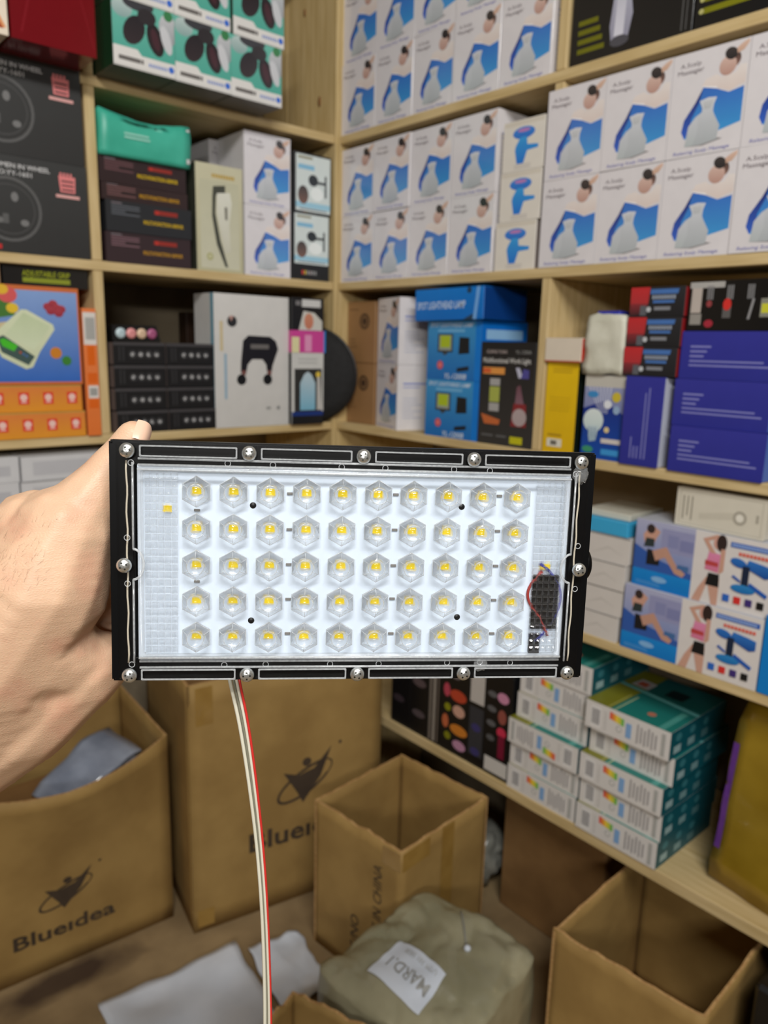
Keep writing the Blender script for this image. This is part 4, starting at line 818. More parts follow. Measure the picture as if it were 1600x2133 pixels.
# A: front-left open carton with curved front
rA, pA = carton('open_carton', 'large open brown carton with a bulging printed front, at the lower left', [(.20, 1.436), (.642, 1.402), (.665, 1.70), (.223, 1.734)], .44, (bulgeA, None, None, None), ('kraft', 'kraft', 'kraft', 'kraft'), .002, 1)
printed_on(rA, pA[0][1], pA[0][2], brand_art(), .255, .145, .47, .36, 'kraft_print')
# B: tall carton
u_ = Vector((.982, -.19, 0)); v_ = Vector((.19, .982, 0)); b0 = Vector((.652, 1.325, 0)); L_, D_ = .455, .36
ptsB = [(b0.x, b0.y), ((b0 + u_ * L_).x, (b0 + u_ * L_).y), ((b0 + u_ * L_ + v_ * D_).x, (b0 + u_ * L_ + v_ * D_).y), ((b0 + v_ * D_).x, (b0 + v_ * D_).y)]
rB, pB = carton('tall_carton', 'tall brown carton with a printed emblem, behind the open cartons', ptsB, .575, ((lambda s, t: (.006 * math.sin(PI * s) * math.sin(PI * t), 0)), None, None, None), ('kraft', 'kraft', 'kraft', 'kraft'), .002, 5)
printed_on(rB, pB[0][1], pB[0][2], brand_art(), .255, .25, .60, .40, 'kraft_print')
P0, n0 = pB[0][1], pB[0][2]
for (s0, s1, t0, t1) in ((.035, .115, .84, .985), (.02, .10, .02, .09)):
    me = bpy.data.meshes.new('tape'); me.from_pydata([P0(s, t) + n0 * .0008 for s, t in ((s0, t0), (s1, t0), (s1, t1), (s0, t1))], [], [(0, 1, 2, 3)])
    o = mesh_obj('tape_strip', me, 'packing_tape', rB); o.matrix_parent_inverse = rB.matrix_basis.inverted()
cB = sum((Vector((p[0], p[1], 0)) for p in ptsB), Vector()) / 4
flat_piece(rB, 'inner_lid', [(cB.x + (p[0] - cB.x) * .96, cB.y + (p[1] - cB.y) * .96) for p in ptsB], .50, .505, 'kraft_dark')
# C: small open carton
rC, pC = carton('open_carton', 'small open brown carton with rotated handwriting, in front of the tall carton', [(.842, 1.148), (.866, .908), (1.128, .928), (1.104, 1.170)], .335, (None, None, None, None), ('kraft',) * 4, .007, 9)
ca = Art(.24, .33); ca.text('MADE IN CHINA', .80, .22, .07, (110, 76, 46), rot=PI / 2, width=.85); cb = Art(.24, .33); cb.text('C/NO', .55, .15, .07, (110, 76, 46), rot=PI / 2, width=.35)
for q_ in (ca, cb): printed_on(rC, pC[0][1], pC[0][2], q_, 0, 0, 1, 1, 'kraft_print')
for (k, s0, s1, t0, t1) in ((1, .44, .58, .0, .995), (0, .8, .99, .87, .985), (1, .01, .3, .87, .985)):
    P0, n0 = pC[k][1], pC[k][2]
    vs = [P0(s0 + (s1 - s0) * (i % 2), t0 + (t1 - t0) * (i // 2) / 6) + n0 * .0008 for i in range(14)]
    me = bpy.data.meshes.new('tape'); me.from_pydata(vs, [], [(2 * i, 2 * i + 1, 2 * i + 3, 2 * i + 2) for i in range(6)]); o = mesh_obj('tape_strip', me, 'packing_tape', rC); o.matrix_parent_inverse = rC.matrix_basis.inverted()
# D: open carton half under the shelf
rD, pD = carton('open_carton', 'open brown carton pushed half under the bottom shelf, lower right', [(.963, .636), (.990, .385), (1.315, .400), (1.288, .652)], .30, (None, None, None, None), ('kraft', 'kraft', 'kraft', 'kraft'), .006, 14)
# E: torn open carton in front of the grey sack
rE, pE = carton('open_carton', 'torn open carton in front of the grey plastic sack, at the bottom edge', [(.40, .815), (.468, .633), (.680, .711), (.612, .893)], .205, (None, None, None, None), ('kraft',) * 4, .014, 21)
# silver pouch inside A
bm = bmesh.new(); bm_box(bm, -.10, .10, -.05, .05, 0, .05); bmesh.ops.subdivide_edges(bm, edges=bm.edges[:], cuts=8, use_grid_fill=True)
for v in bm.verts: v.co += noise.noise_vector(v.co * 22) * .008; v.co.z *= 1 - .6 * (abs(v.co.x) / .10) ** 2
po = mesh_obj('plastic_pouch', bm_mesh(bm, 'pouch', True), 'silver_pouch', None, (.52, 1.525, .335)); po.rotation_euler = (.35, -.32, .35); tag(po, 'shiny silver plastic pouch sticking up inside the large open carton', 'pouch')
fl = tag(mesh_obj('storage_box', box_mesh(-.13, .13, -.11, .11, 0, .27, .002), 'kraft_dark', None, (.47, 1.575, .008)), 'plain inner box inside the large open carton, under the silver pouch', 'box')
# grey plastic sack
gv = []
corn = [Vector((.912, .890, .25)), Vector((.650, .893, .225)), Vector((.705, .620, .22)), Vector((.975, .665, .235))]   # top corners: back, left, front, right
bm = bmesh.new(); bm_box(bm, 0, 1, 0, 1, 0, 1); bmesh.ops.subdivide_edges(bm, edges=bm.edges[:], cuts=40, use_grid_fill=True)
for v in bm.verts:
    a_, b_, c_ = v.co
    # superellipse rounding of the plan
    x, y = 2 * a_ - 1, 2 * b_ - 1; r_ = max(abs(x), abs(y)); q = (abs(x) ** 9 + abs(y) ** 9) ** (1 / 9) or 1; x, y = x * r_ / q, y * r_ / q; a_, b_ = (x + 1) / 2, (y + 1) / 2
    top = corn[0] * (1 - a_) * (1 - b_) + corn[1] * a_ * (1 - b_) + corn[2] * a_ * b_ + corn[3] * (1 - a_) * b_
    mid = sum(corn, Vector()) / 4
    P = Vector((top.x, top.y, top.z * c_ ** .9 if c_ > 0 else 0))
    k = 1 + .03 * math.sin(PI * c_) ; P.x = mid.x + (P.x - mid.x) * k; P.y = mid.y + (P.y - mid.y) * k
    if c_ > .8: P.z -= .018 * max(0, r_ - .72) ** 1.3 * ((c_ - .8) / .2)* 3; P.z += .016 * (1 - r_) * ((c_ - .8) / .2)
    n_ = noise.noise(Vector((P.x * 9, P.y * 9, P.z * 5))) * .010 - (1 - abs(noise.noise(Vector((P.x * 11 + P.y * 9, P.y * 4 - P.x * 3, P.z * 6 + 4))))) ** 6 * .011 - (1 - abs(noise.noise(Vector((P.x * 26 - P.y * 14 + 3, P.y * 20, P.z * 14))))) ** 5 * .006 + .012
    P.z = max(.001, P.z + n_ * (1 if c_ > .5 else .2)); P += noise.noise_vector(P * 16) * (.006 if c_ > .05 else 0); P.z = max(.001, P.z)
    v.co = P
sack = mesh_obj('plastic_sack', bm_mesh(bm, 'sack', True), 'bag_grey'); tag(sack, 'grey green plastic wrapped sack with a white paper label on the floor', 'sack')
bvs = BVHTree.FromPolygons([v.co[:] for v in sack.data.vertices], [p.vertices[:] for p in sack.data.polygons])
LC = [Vector((.793, .827, 0)), Vector((.711, .820, 0)), Vector((.722, .708, 0)), Vector((.795, .720, 0))]     # label corners seen: top, left, bottom, right
def on_sack(s, t, off):
    p = LC[3] * (1 - s) * (1 - t) + LC[2] * s * (1 - t) + LC[1] * s * t + LC[0] * (1 - s) * t
    h = bvs.ray_cast(Vector((p.x, p.y, 1)), Vector((0, 0, -1))); z = h[0].z if h[0] else .24
    return Vector((p.x, p.y, z + off))
vs = [on_sack(i / 12, j / 12, .0035) for i in range(13) for j in range(13)]
me = bpy.data.meshes.new('label'); me.from_pydata(vs, [], [(i * 13 + j, i * 13 + j + 1, (i + 1) * 13 + j + 1, (i + 1) * 13 + j) for i in range(12) for j in range(12)]); me.materials.append(MATS['paper_white'])
for p_ in me.polygons: p_.use_smooth = True
lb = mesh_obj('paper_label', me, None, sack)
# lettering runs from the right-lower edge to the left-upper edge (label lies upside down)
la = Art(.115, .08); la.text('MARD.1', .06, .42, .27, (150, 150, 146), width=.80, bold=.01); la.text('UTM 301 5828', .10, .12, .11, (176, 176, 172), width=.66)
def on_label(x, z, o):
    s_, t_ = x / la.w, z / la.h      # reading direction: bottom corner -> left corner ; up: towards left-bottom
    p = LC[3] * (1 - s_) * (1 - t_) + LC[2] * (1 - s_) * t_ + LC[1] * s_ * t_ + LC[0] * s_ * (1 - t_)
    h = bvs.ray_cast(Vector((p.x, p.y, 1)), Vector((0, 0, -1))); zz_ = h[0].z if h[0] else .24
    return (p.x, p.y, zz_ + .0045 + o)
mesh_obj('label_print', la.mesh(on_label, 'label_print'), None, lb)
# knotted string on the sack
kn = [(.885 + .0 * i, .80, 0) for i in range(2)]
pts = []
for i in range(15):
    t = i / 14; p = Vector((.915, .80, 0)).lerp(Vector((.862, .735, 0)), t); h = bvs.ray_cast(Vector((p.x, p.y, 1)), Vector((0, 0, -1))); pts.append((p.x, p.y, (h[0].z if h[0] else .25) + .002))
mesh_obj('tie_string', tube_mesh(pts, .0018, 6, 'string'), 'plastic_crinkle', sack)
kp = pts[-1]; ko = mesh_obj('knot', lathe_mesh([(.002, -.004), (.006, -.001), (.006, .003), (.002, .006)], 10, 'knot'), 'paper_white', sack, kp)
# white sheets on the floor
def sheet(label, corners, seed, h=.012, n=18):
    vs = []
    for k in (0, 1):
        for i in range(n + 1):
            for j in range(n + 1):
                s, t = i / n, j / n; c = [Vector((*q, 0)) for q in corners]
                p = c[0] * (1 - s) * (1 - t) + c[1] * s * (1 - t) + c[2] * s * t + c[3] * (1 - s) * t
                p += noise.noise_vector(Vector((s * 5 + seed, t * 5, 0))) * .008
                p.z = .004 + h * (.6 + .8 * noise.noise(Vector((s * 3.5 + seed, t * 3.5, 2)))) + .012 * max(0, abs(s - .5) - .35); p.z = max(.003, p.z) - .0012 * k; vs.append(p)
    N = (n + 1) ** 2; fs = []
    ix = lambda k, i, j: k * N + i * (n + 1) + j
    for i in range(n):
        for j in range(n): fs.append((ix(0, i, j), ix(0, i + 1, j), ix(0, i + 1, j + 1), ix(0, i, j + 1))); fs.append((ix(1, i, j), ix(1, i, j + 1), ix(1, i + 1, j + 1), ix(1, i + 1, j)))
    for i in range(n):
        fs += [(ix(0, i, 0), ix(1, i, 0), ix(1, i + 1, 0), ix(0, i + 1, 0)), (ix(0, i, n), ix(0, i + 1, n), ix(1, i + 1, n), ix(1, i, n)), (ix(0, 0, i), ix(0, 0, i + 1), ix(1, 0, i + 1), ix(1, 0, i)), (ix(0, n, i), ix(1, n, i), ix(1, n, i + 1), ix(0, n, i + 1))]
    me = bpy.data.meshes.new('sheet'); me.from_pydata(vs, [], fs); bm = bmesh.new(); bm.from_mesh(me); bmesh.ops.recalc_face_normals(bm, faces=bm.faces); bm.to_mesh(me); bm.free()
    for p in me.polygons: p.use_smooth = True
    return tag(mesh_obj('plastic_sheet', me, 'paper_white'), label, 'sheet', 'white sheets on the floor')
sheet('large white plastic sheet lying on the floor below the cartons', [(.425, 1.262), (.38, 1.02), (.665, .985), (.700, 1.238)], 3)
sheet('small white plastic sheet on the floor next to the hanging cord', [(.712, 1.205), (.685, 1.02), (.80, 1.03), (.826, 1.190)], 8, .009)
# under the bottom shelf
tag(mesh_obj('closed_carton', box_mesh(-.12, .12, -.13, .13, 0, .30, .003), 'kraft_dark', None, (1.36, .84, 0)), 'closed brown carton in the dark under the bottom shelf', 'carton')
bm = bmesh.new(); bmesh.ops.create_icosphere(bm, subdivisions=4, radius=1)
for v in bm.verts:
    k = 1 + .25 * noise.noise(v.co * 2.3) + .14 * noise.noise(v.co * 6); v.co = Vector((v.co.x * .085 * k, v.co.y * .105 * k, max(-.0, (v.co.z * .085 * k + .085))))
tag(mesh_obj('crumpled_bag', bm_mesh(bm, 'crumpled_bag', True), 'plastic_crinkle', None, (1.245, 1.095, .0)), 'crumpled grey plastic bag in the dark under the bottom shelf', 'bag')
tag(mesh_obj('shade_block', box_mesh(-.12, .12, -.13, .13, 0, .33, .006), 'chip_black', None, (1.20, .225, 0)), 'black crate added for the dark shade at the lower right, beside the open carton', 'block')  # solid black box put in for the shadow beyond the open carton

# ------------------------------------------------------------------ the LED floodlight (built in millimetres: x right, y up, z towards the viewer)
lx = Vector((.82152847, -.56989549, -.01760954)); ly = Vector((.05635407, .05042567, .99713664)); lz = -Vector((.5673757, .82016851, -.07354205))
LT = Vector((.2193086, .26632602, -.09988738)) + CAM
LM = Matrix(((lx.x * .001, ly.x * .001, lz.x * .001, LT.x), (lx.y * .001, ly.y * .001, lz.y * .001, LT.y), (lx.z * .001, ly.z * .001, lz.z * .001, LT.z), (0, 0, 0, 1)))
lamp = empty('led_floodlight'); lamp.matrix_world = LM @ Matrix.Translation((0, 0, -16))
tag(lamp, 'black rectangular LED floodlight with fifty clear lenses, held up by a hand', 'floodlight')
ZO = 16
def lp(name, me, mat, loc=(0, 0, 0), parent=None, label=None):
    o = mesh_obj(name, me, mat, parent or lamp); o.location = (loc[0], loc[1], loc[2] + ZO) if parent is None else loc
    if label: o['label'] = label
    return o
# housing: flange ring around a recess, back box and fins
def ring_plate(bm, W, H, w, h, z0, z1, bev=0):
    o = [(-W, -H), (W, -H), (W, H), (-W, H)]; i_ = [(-w, -h), (w, -h), (w, h), (-w, h)]
    V = [[bm.verts.new((x, y, z)) for (x, y) in q] for z in (z0, z1) for q in (o, i_)]
    for k in range(4):
        n = (k + 1) % 4
        bm.faces.new((V[2][k], V[2][n], V[3][n], V[3][k])); bm.faces.new((V[0][k], V[1][k], V[1][n], V[0][n]))
        bm.faces.new((V[0][k], V[0][n], V[2][n], V[2][k])); bm.faces.new((V[1][k], V[3][k], V[3][n], V[1][n]))
bm = bmesh.new(); ring_plate(bm, 112, 55.4, 101, 45, -7, 0); bmesh.ops.bevel(bm, geom=[e for e in bm.edges], offset=.7, segments=2, affect='EDGES'); lp('housing_rim', bm_mesh(bm, 'rim'), 'black_plastic')
bm = bmesh.new(); bm_box(bm, -103, 103, -48, 48, -26, -6.8, 1.5); lp('housing', bm_mesh(bm, 'housing'), 'black_plastic')
fin = box_mesh(-101, 101, -.9, .9, -33, -25.5, .3)
for i in range(13): lp('cooling_fin', fin, 'black_plastic', (0, -45 + 7.5 * i, 0))
lp('circuit_board', box_mesh(-100, 100.5, -44.6, 44.6, -6.6, -1.0), 'pcb_white')
lp('mounting_knob', lathe_mesh([(3, 103), (3, 112), (7, 112.2), (7.6, 113.5), (7.6, 115.6), (6.4, 116.4), (1, 116.4)], 24, 'knob', 'x'), 'black_plastic', (0, -.5, -13))
lp('mounting_knob', lathe_mesh([(3, -103), (3, -106), (6, -106.2), (6, -108.4), (1, -108.4)], 24, 'knob', 'x'), 'black_plastic', (0, -.5, -13))
# clear cover: flange over the rim, raised window tray
bm = bmesh.new(); ring_plate(bm, 108.6, 54.4, 99, 44, .15, 2.2); bmesh.ops.bevel(bm, geom=[e for e in bm.edges], offset=.5, segments=2, affect='EDGES')
cover = lp('clear_cover', bm_mesh(bm, 'cover'), 'clear_acrylic')
bm = bmesh.new(); ring_plate(bm, 99.2, 44.2, 97, 42, .2, 4.2); bmesh.ops.bevel(bm, geom=[e for e in bm.edges], offset=.6, segments=3, affect='EDGES')
lp('window_wall', bm_mesh(bm, 'window_wall', True), 'clear_rib', parent=cover)
lp('window_pane', box_mesh(-97, 97, -42, 42, .7, 1.1), 'clear_acrylic', parent=cover)
def rail(x0, x1, y):       # raised rectangular rib between two screws
    b_ = bmesh.new(); w2, h2 = (x1 - x0) / 2, 2.6
    ring_plate(b_, w2, h2, w2 - .7, h2 - .7, 2.1, 3.1); bmesh.ops.bevel(b_, geom=[e for e in b_.edges], offset=.25, segments=2, affect='EDGES')
    return lp('stiffening_rib', bm_mesh(b_, 'rib'), 'clear_edge', ((x0 + x1) / 2, y, 0), cover)
TX = [-103.6, -50.6, .9, 52.2, 103.8]
for yy in (51.0, -51.6):
    for k in range(4): rail(TX[k] + 5.2, TX[k + 1] - 5.2, yy)
for yy, z_ in ((47.6, 2.3), (44.9, 2.6), (43.0, 4.2), (-48.2, 2.3), (-45.2, 2.6), (-43.1, 4.2)): lp('moulded_edge', tube_mesh([(-99, yy, z_), (99, yy, z_)], .55, 8, 'edge'), 'clear_edge', parent=cover)  # inner tubes added as the bright reflected lines along the window
for xx in (-101.4, 101.8):
    lp('moulded_edge', tube_mesh([(xx, -46, 2.3), (xx, -7, 2.3)], .5, 8, 'edge'), 'clear_edge', parent=cover); lp('moulded_edge', tube_mesh([(xx, 7, 2.3), (xx, 46, 2.3)], .5, 8, 'edge'), 'clear_edge', parent=cover)
    sg = 1 if xx > 0 else -1
    lp('screw_notch', tube_mesh([(xx - sg * 4.6 * math.sin(PI * i / 14), 7 * math.cos(PI * i / 14), 2.6) for i in range(15)], .6, 8, 'notch'), 'clear_edge', parent=cover)
    lp('sealant_bead', tube_mesh([(sg * 104.3 + .25 * math.sin(i * 1.3), -46.5 + 93 * i / 24, .5) for i in range(25)], .45, 6, 'bead'), 'silicone', parent=cover)
mk = tube_mesh([(1.25 * math.cos(2 * PI * i / 20), 1.25 * math.sin(2 * PI * i / 20), .1) for i in range(21)], .2, 6, 'mark')
for (x, y) in ((-102, 45.6), (-60, 46.3), (-40, 46.1), (-9, 46.0), (11, 46.0), (43, 46.2), (60, 46.0), (101.5, 45.4), (-104, 12), (-104, -9), (105, 11), (105, -10), (-102.5, -46.8), (-61, -47.2), (-42, -47), (-12, -47), (11, -47), (44, -46.6), (60, -46.4), (75, -46.8)):
    lp('ejector_mark', mk, 'clear_edge', (x, y, 2.2), cover)
bm = bmesh.new(); bmesh.ops.create_icosphere(bm, subdivisions=3, radius=3.2)
for v in bm.verts: v.co *= 1 + .3 * noise.noise(v.co * .6); v.co.z = max(0, v.co.z * .45)
lp('glue_blob', bm_mesh(bm, 'glue', True), 'clear_rib', (60.5, -47.6, 2.2), cover)
bm = bmesh.new(); bmesh.ops.create_icosphere(bm, subdivisions=3, radius=3.6)
for v in bm.verts: v.co *= 1 + .35 * noise.noise(v.co * .7 + Vector((5, 0, 0))); v.co.z = max(0, v.co.z * .5); v.co.y *= 1.3
lp('glue_blob', bm_mesh(bm, 'glue', True), 'clear_rib', (104, 45.5, 2.0), cover)
# screws
scr = lathe_mesh([(3.3, 2.2), (3.45, 2.5), (3.4, 3.0), (2.9, 3.9), (1.9, 4.5), (.7, 4.7)], 22, 'screw_head')
bmx = bmesh.new()
for (a_, b_) in ((1.9, .38), (.38, 1.9)): bm_box(bmx, -a_, a_, -b_, b_, 4.3, 4.62)
slot = bm_mesh(bmx, 'cross_slot')
for k, (x, y) in enumerate([(x, 51.0) for x in TX] + [(x, -51.9) for x in TX] + [(-105.4, -.6), (106.2, -.6)]):
    s_ = lp('screw', scr, 'screw_steel', (x, y, 0)); c_ = lp('cross_slot', slot, 'screw_slot', parent=s_); c_.rotation_euler = (0, 0, .5 * k + .2)
# LEDs and their lenses
def lens_mesh(seed):
    rd = random.Random(seed); vs, fs = [], []; n = 24
    def ringv(fr, z, hexy, tw=0):
        for j in range(n):
            q = 2 * PI * j / n + tw; hx = math.cos(PI / 6) / math.cos(((q) % (PI / 3)) - PI / 6)
            r = fr * (hx * hexy + (1 - hexy)); vs.append((r * math.cos(q), r * math.sin(q), z))
    prof = [(7.1, 0, 1), (7.0, 1.1, 1), (6.4, 2.3, 1), (5.0, 3.7, .75), (3.9, 4.5, .3), (3.5, 4.55, 0), (3.2, 3.9, 0), (2.7, 3.6, 0), (1.9, 4.2, 0), (1.0, 4.55, 0), (.25, 4.65, 0)]
    for (r, z, hx) in prof: ringv(r, z, hx)
    # petals: pinch every facet edge of the slope rings
    for ri in (2, 3):
        for j in range(n):
            i = ri * n + j; ph = (j % 4); k = (1.0, .93, .90, .93)[ph] * rd.uniform(.97, 1.03); x, y, z = vs[i]; vs[i] = (x * k, y * k, z + (.35 if ph == 0 else -.1) * rd.uniform(.5, 1.3))
    for r in range(len(prof) - 1):
        for j in range(n): fs.append((r * n + j, r * n + (j + 1) % n, (r + 1) * n + (j + 1) % n, (r + 1) * n + j))
    fs.append(tuple(range(n - 1, -1, -1))); fs.append(tuple(range((len(prof) - 1) * n, len(prof) * n)))
    me = bpy.data.meshes.new('lens'); me.from_pydata(vs, [], fs)
    for i, p in enumerate(me.polygons): p.use_smooth = i >= 7 * n
    return me
lenses = [lens_mesh(i) for i in range(6)]
def ridge_mesh():
    bm = bmesh.new()
    def add(path, r):
        me = tube_mesh(path, r, 5, 'r'); bm.from_mesh(me); bpy.data.meshes.remove(me)
    add([(3.7 * math.cos(2 * PI * i / 20), 3.7 * math.sin(2 * PI * i / 20), 4.55) for i in range(21)], .16)
    for k in range(6):
        q = k * PI / 3; c, s_ = math.cos(q), math.sin(q); add([(3.9 * c, 3.9 * s_, 4.45), (5.4 * c, 5.4 * s_, 3.75), (6.9 * c, 6.9 * s_, 2.0)], .13)
    add([(7.05 * math.cos(PI * i / 3), 7.05 * math.sin(PI * i / 3), 1.0) for i in range(7)], .16)
    return bm_mesh(bm, 'facet_ridges', True)
ridges = ridge_mesh()
pkg = box_mesh(-2.2, 2.2, -1.75, 1.75, 0, .8, .2); pho = box_mesh(-1.95, 1.95, -1.5, 1.5, .78, .95, .1)
rd = random.Random(5)
for r in range(5):
    for c in range(10):
        x, y = -73.8 + 16.42 * c, 33.2 - 16.85 * r
        ch = lp('led_chip', pkg, 'led_package', (x, y + .4, -1.0)); lp('phosphor', pho, 'led_phosphor', parent=ch)
        le = lp('lens', lenses[rd.randrange(6)], 'clear_lens', (x, y + .1, 1.1)); le.rotation_euler = (0, 0, PI / 6 + rd.choice((0, PI / 3, -PI / 3))); lp('facet_ridges', ridges, 'clear_edge', parent=le)
ch = lp('led_chip', pkg, 'led_package', (-86.9, 25, -1.0)); lp('phosphor', pho, 'led_phosphor', parent=ch)
for (x, y) in ((-48.8, 27.2), (-49.1, -26.9), (48.2, 28.4), (48.5, -25.0)): lp('board_hole', lathe_mesh([(1.5, 0), (1.4, .12)], 16, 'hole'), 'chip_black', (x, y, -1.0))
rs = box_mesh(-1.3, 1.3, -.6, .6, 0, .7, .15)
for (x, y) in ((-73.8, 24.6), (-73.8, -8.4), (-32.2, 33), (-32.2, 16.4), (-32.2, 0), (-32.2, -16.5), (-32.2, -33), (16.7, 33.6), (16.7, 17), (16.7, 0), (16.7, -16), (16.7, -33), (66, 34), (66, 17.2), (66, .3), (66, -16.4), (66, -33)):
    o = lp('resistor', rs, 'resistor', (x, y, -1.0))
# textured ends of the cover (tiny moulded pillows)
def pillows(x0, nx, y0, ny, px, py, name):
    vs, fs = [], []
    for i in range(nx):
        for j in range(ny):
            cx, cy = x0 + px * i, y0 + py * j; b = len(vs)
            for (k, z) in ((.46, 1.1), (.36, 2.3), (.16, 2.8)):
                for (sx, sy) in ((-1, -1), (1, -1), (1, 1), (-1, 1)): vs.append((cx + sx * k * px, cy + sy * k * py, z))
            for q in (0, 4):
                for k in range(4): fs.append((b + q + k, b + q + (k + 1) % 4, b + q + 4 + (k + 1) % 4, b + q + 4 + k))
            fs.append((b + 8, b + 9, b + 10, b + 11)); fs.append((b + 3, b + 2, b + 1, b))
    me = bpy.data.meshes.new(name); me.from_pydata(vs, [], fs)
    o = lp(name, me, 'clear_lens', parent=cover); o['kind'] = 'stuff'; return o
pillows(-95.2, 5, -40, 24, 2.95, 3.48, 'moulded_pillows'); pillows(84.9, 5, -40, 24, 2.95, 3.48, 'moulded_pillows')
# driver corner
lp('driver_chip', box_mesh(84.8, 97.5, -30.5, -3.8, -1.1, .35, .2), 'chip_black')
lp('driver_pad', box_mesh(84.5, 90, -43, -33, -1.1, -.2, .2), 'chip_black'); lp('terminal', box_mesh(88, 93, -1.5, 1.4, -1.1, -.3, .2), 'led_phosphor')
lp('driver_wire', tube_mesh([(88 + 11 * math.sin(PI * i / 20) ** .8, 1.5 - 38 * i / 20 + 2.2 * math.sin(PI * i / 20), -.45 + .2 * math.sin(PI * i / 20)) for i in range(21)], .7, 8, 'wire'), 'wire_blue')
lp('driver_wire', tube_mesh([(89 - 6.5 * math.sin(PI * min(1, i / 14)) + (i > 14) * (i - 14) * .8, -2 - 32 * i / 20, -.2) for i in range(21)], .7, 8, 'wire'), 'wire_red')
# power cord hanging from the back of the lamp
def ray(px, py): return fwd + rgt * ((px - 800) / F_PX) - upv * ((py - 1066.5) / F_PX)
cp = []
for (px, py, hd) in ((486, 1402, .352), (490, 1425, .350), (506, 1500, .349), (519, 1580, .348), (531, 1670, .347), (541, 1760, .347), (549, 1860, .346), (554, 1960, .346), (557, 2060, .346), (558, 2140, .346), (557, 2260, .346), (550, 2400, .346)):
    d = ray(px, py); k = hd / math.hypot(d.x, d.y); cp.append(CAM + d * k)
def smooth_path(P, n=6):
    out = []
    for i in range(len(P) - 1):
        a, b, c, d = P[max(i - 1, 0)], P[i], P[i + 1], P[min(i + 2, len(P) - 1)]
        for k in range(n):
            t = k / n; out.append(.5 * ((2 * b) + (c - a) * t + (2 * a - 5 * b + 4 * c - d) * t * t + (3 * b - a - 3 * c + d) * t ** 3))
    out.append(P[-1]); return out
inv = lamp.matrix_world.inverted(); sp = [inv @ p for p in smooth_path(cp)]
cord = empty('power_cord'); cord.parent = lamp
for (off, rr, mt, nm) in ((-1.75, .95, 'cord_white', 'cord_strand'), (-.35, .62, 'cord_grey', 'cord_strand'), (.75, .75, 'cord_white', 'cord_strand'), (1.9, .62, 'cord_red', 'cord_strand')):
    n_ = len(sp); path = [p + Vector((off * (1.05 + .25 * math.cos(i / n_ * 5)), 0, .35 * off * math.sin(i / n_ * 5))) for i, p in enumerate(sp)]
    mesh_obj(nm, tube_mesh(path, rr, 8, 'strand'), mt, cord)
lp('cord_gland', lathe_mesh([(3.5, -4), (3.5, 2), (2.6, 3)], 16, 'gland', 'y'), 'black_plastic', (-56, -50, -17))

# ------------------------------------------------------------------ the hand (also in millimetres of the lamp's frame)
HM = LM
def grow(chains, voxel, name, mat, smooth=6):
    bm = bmesh.new()
    for ch in chains:
        for (a, b) in zip(ch[:-1], ch[1:]):
            A, B = Vector(a[:3]), Vector(b[:3]); L = (B - A).length; n = max(2, int(L / (min(a[3], b[3]) * .22)))
            for i in range(n + 1):
                t = i / n; t2 = t * t * (3 - 2 * t) * .5 + t * .5
                bmesh.ops.create_icosphere(bm, subdivisions=2, radius=a[3] * (1 - t2) + b[3] * t2, matrix=Matrix.Translation(A.lerp(B, t)))
    me = bm_mesh(bm, name); o = bpy.data.objects.new(name, me); COL.objects.link(o)
    m = o.modifiers.new('r', 'REMESH'); m.mode = 'VOXEL'; m.voxel_size = voxel
    s = o.modifiers.new('s', 'SMOOTH'); s.factor = .5; s.iterations = smooth
    bpy.context.view_layer.update()
    me2 = bpy.data.meshes.new_from_object(o.evaluated_get(bpy.context.evaluated_depsgraph_get()))
    bpy.data.objects.remove(o); me2.name = name; me2.materials.clear(); me2.materials.append(MATS[mat])
    for p in me2.polygons: p.use_smooth = True
    return me2
chains = [
 [(-430, -470, 220, 46), (-380, -350, 120, 44), (-306, -222, 22, 39), (-232, -128, -34, 33)],                 # forearm to wrist
 [(-232, -128, -34, 33), (-196, -92, -30, 36), (-168, -62, -30, 36)],                  # wrist into palm
 [(-200, -92, -22, 30), (-172, -52, -18, 33), (-147, -16, -16, 31), (-136, 10, -18, 24)],   # ball of the thumb
 [(-205, -84, -26, 30), (-182, -34, -28, 27), (-152, 8, -26, 22)],                     # back edge towards the thumb knuckle
 [(-136, 8, -18, 23.5), (-130, 18, -19, 17.5), (-119, 37, -22, 11), (-111, 48.5, -24, 9), (-106.5, 55.5, -25, 8.2)],   # thumb
 [(-196, -104, -36, 31), (-165, -84, -32, 28), (-134, -61, -30, 21), (-126, -57, -30, 17)],   # heel of the hand
 [(-178, -60, -22, 32), (-152, -44, -20, 27), (-140, -52, -24, 21)],                    # fullness below the thumb ball
 [(-190, -70, -44, 26), (-150, -40, -56, 20), (-128, -10, -60, 14)],                   # palm towards knuckles, behind the lamp
 [(-150, -8, -58, 14), (-120, 16, -62, 11), (-86, 22, -52, 9.2), (-60, 24, -41.5, 7.6)],
 [(-150, -24, -60, 14), (-116, -6, -66, 11.3), (-76, -2, -54, 9.4), (-50, 0, -41.5, 7.8)],
 [(-152, -42, -58, 14), (-118, -28, -64, 11), (-82, -25, -53, 9), (-56, -24, -41.5, 7.6)],
 [(-154, -60, -52, 14), (-124, -52, -56, 10.5), (-96, -48, -50, 8.2), (-74, -47, -42.5, 6.8)],
]
hand = mesh_obj('person', grow(chains, 1.5, 'hand', 'skin', 7)); hand.matrix_world = HM
tag(hand, 'bare left hand and forearm gripping the black floodlight by its left side', 'hand')
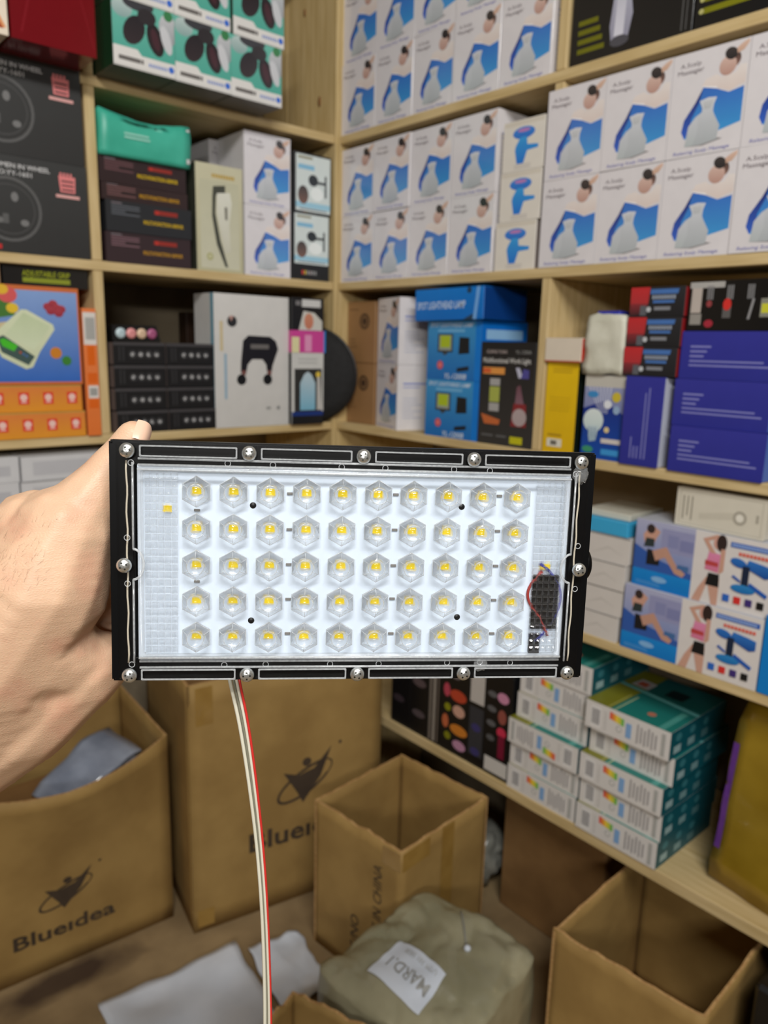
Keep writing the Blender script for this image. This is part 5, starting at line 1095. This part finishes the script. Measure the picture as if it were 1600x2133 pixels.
# thumb nail
vs = []
for i in range(9):
    for j in range(9):
        a_, b_ = (i / 8 - .5), (j / 8 - .5)
        x = a_ * 9.0; y = b_ * 11; z = 2.2 * (1 - (2 * a_) ** 2) - .4 * (2 * b_) ** 2
        vs.append((x * (1 - .12 * abs(b_ * 2) ** 3), y, z))
me = bpy.data.meshes.new('nail'); me.from_pydata(vs, [], [(i * 9 + j, (i + 1) * 9 + j, (i + 1) * 9 + j + 1, i * 9 + j + 1) for i in range(8) for j in range(8)])
for p in me.polygons: p.use_smooth = True
nail = mesh_obj('thumb_nail', me, 'nail', hand); nail.location = (-101.2, 57.8, -20.5)
nz = Vector((.72, .38, .58)).normalized(); ny = Vector((.45, .75, -.2)); ny = (ny - nz * ny.dot(nz)).normalized(); nx = ny.cross(nz)
nail.rotation_euler = Matrix((nx, ny, nz)).transposed().to_euler()
# fine hairs on the thumb side of the wrist
bh = BVHTree.FromPolygons([v.co[:] for v in hand.data.vertices], [p.vertices[:] for p in hand.data.polygons])
vs, fs = [], []; rd = random.Random(11)
for k in range(420):
    t = rd.random(); base = Vector((-205, -30, 40)).lerp(Vector((-148, 18, 40)), t) + Vector((rd.uniform(-10, 14), rd.uniform(-22, 6), 0))
    h = bh.ray_cast(base, Vector((0, 0, -1)))
    if h[0] is None: continue
    n_ = h[1]; d = (Vector((.5, .75, 0)) + Vector((rd.uniform(-.4, .4), rd.uniform(-.4, .4), 0))); d = (d - n_ * d.dot(n_)).normalized(); ln = rd.uniform(2, 4.5); s_ = d.cross(n_) * .028; b = len(vs)
    p0 = h[0]; vs += [p0 - s_, p0 + s_, p0 + d * ln * .6 + n_ * .7 + s_ * .7, p0 + d * ln * .6 + n_ * .7 - s_ * .7, p0 + d * ln + n_ * .8]
    fs += [(b, b + 1, b + 2, b + 3), (b + 3, b + 2, b + 4)]
me = bpy.data.meshes.new('fine_hair'); me.from_pydata(vs, [], fs); fh = mesh_obj('fine_hair', me, 'hair', hand); fh['kind'] = 'stuff'
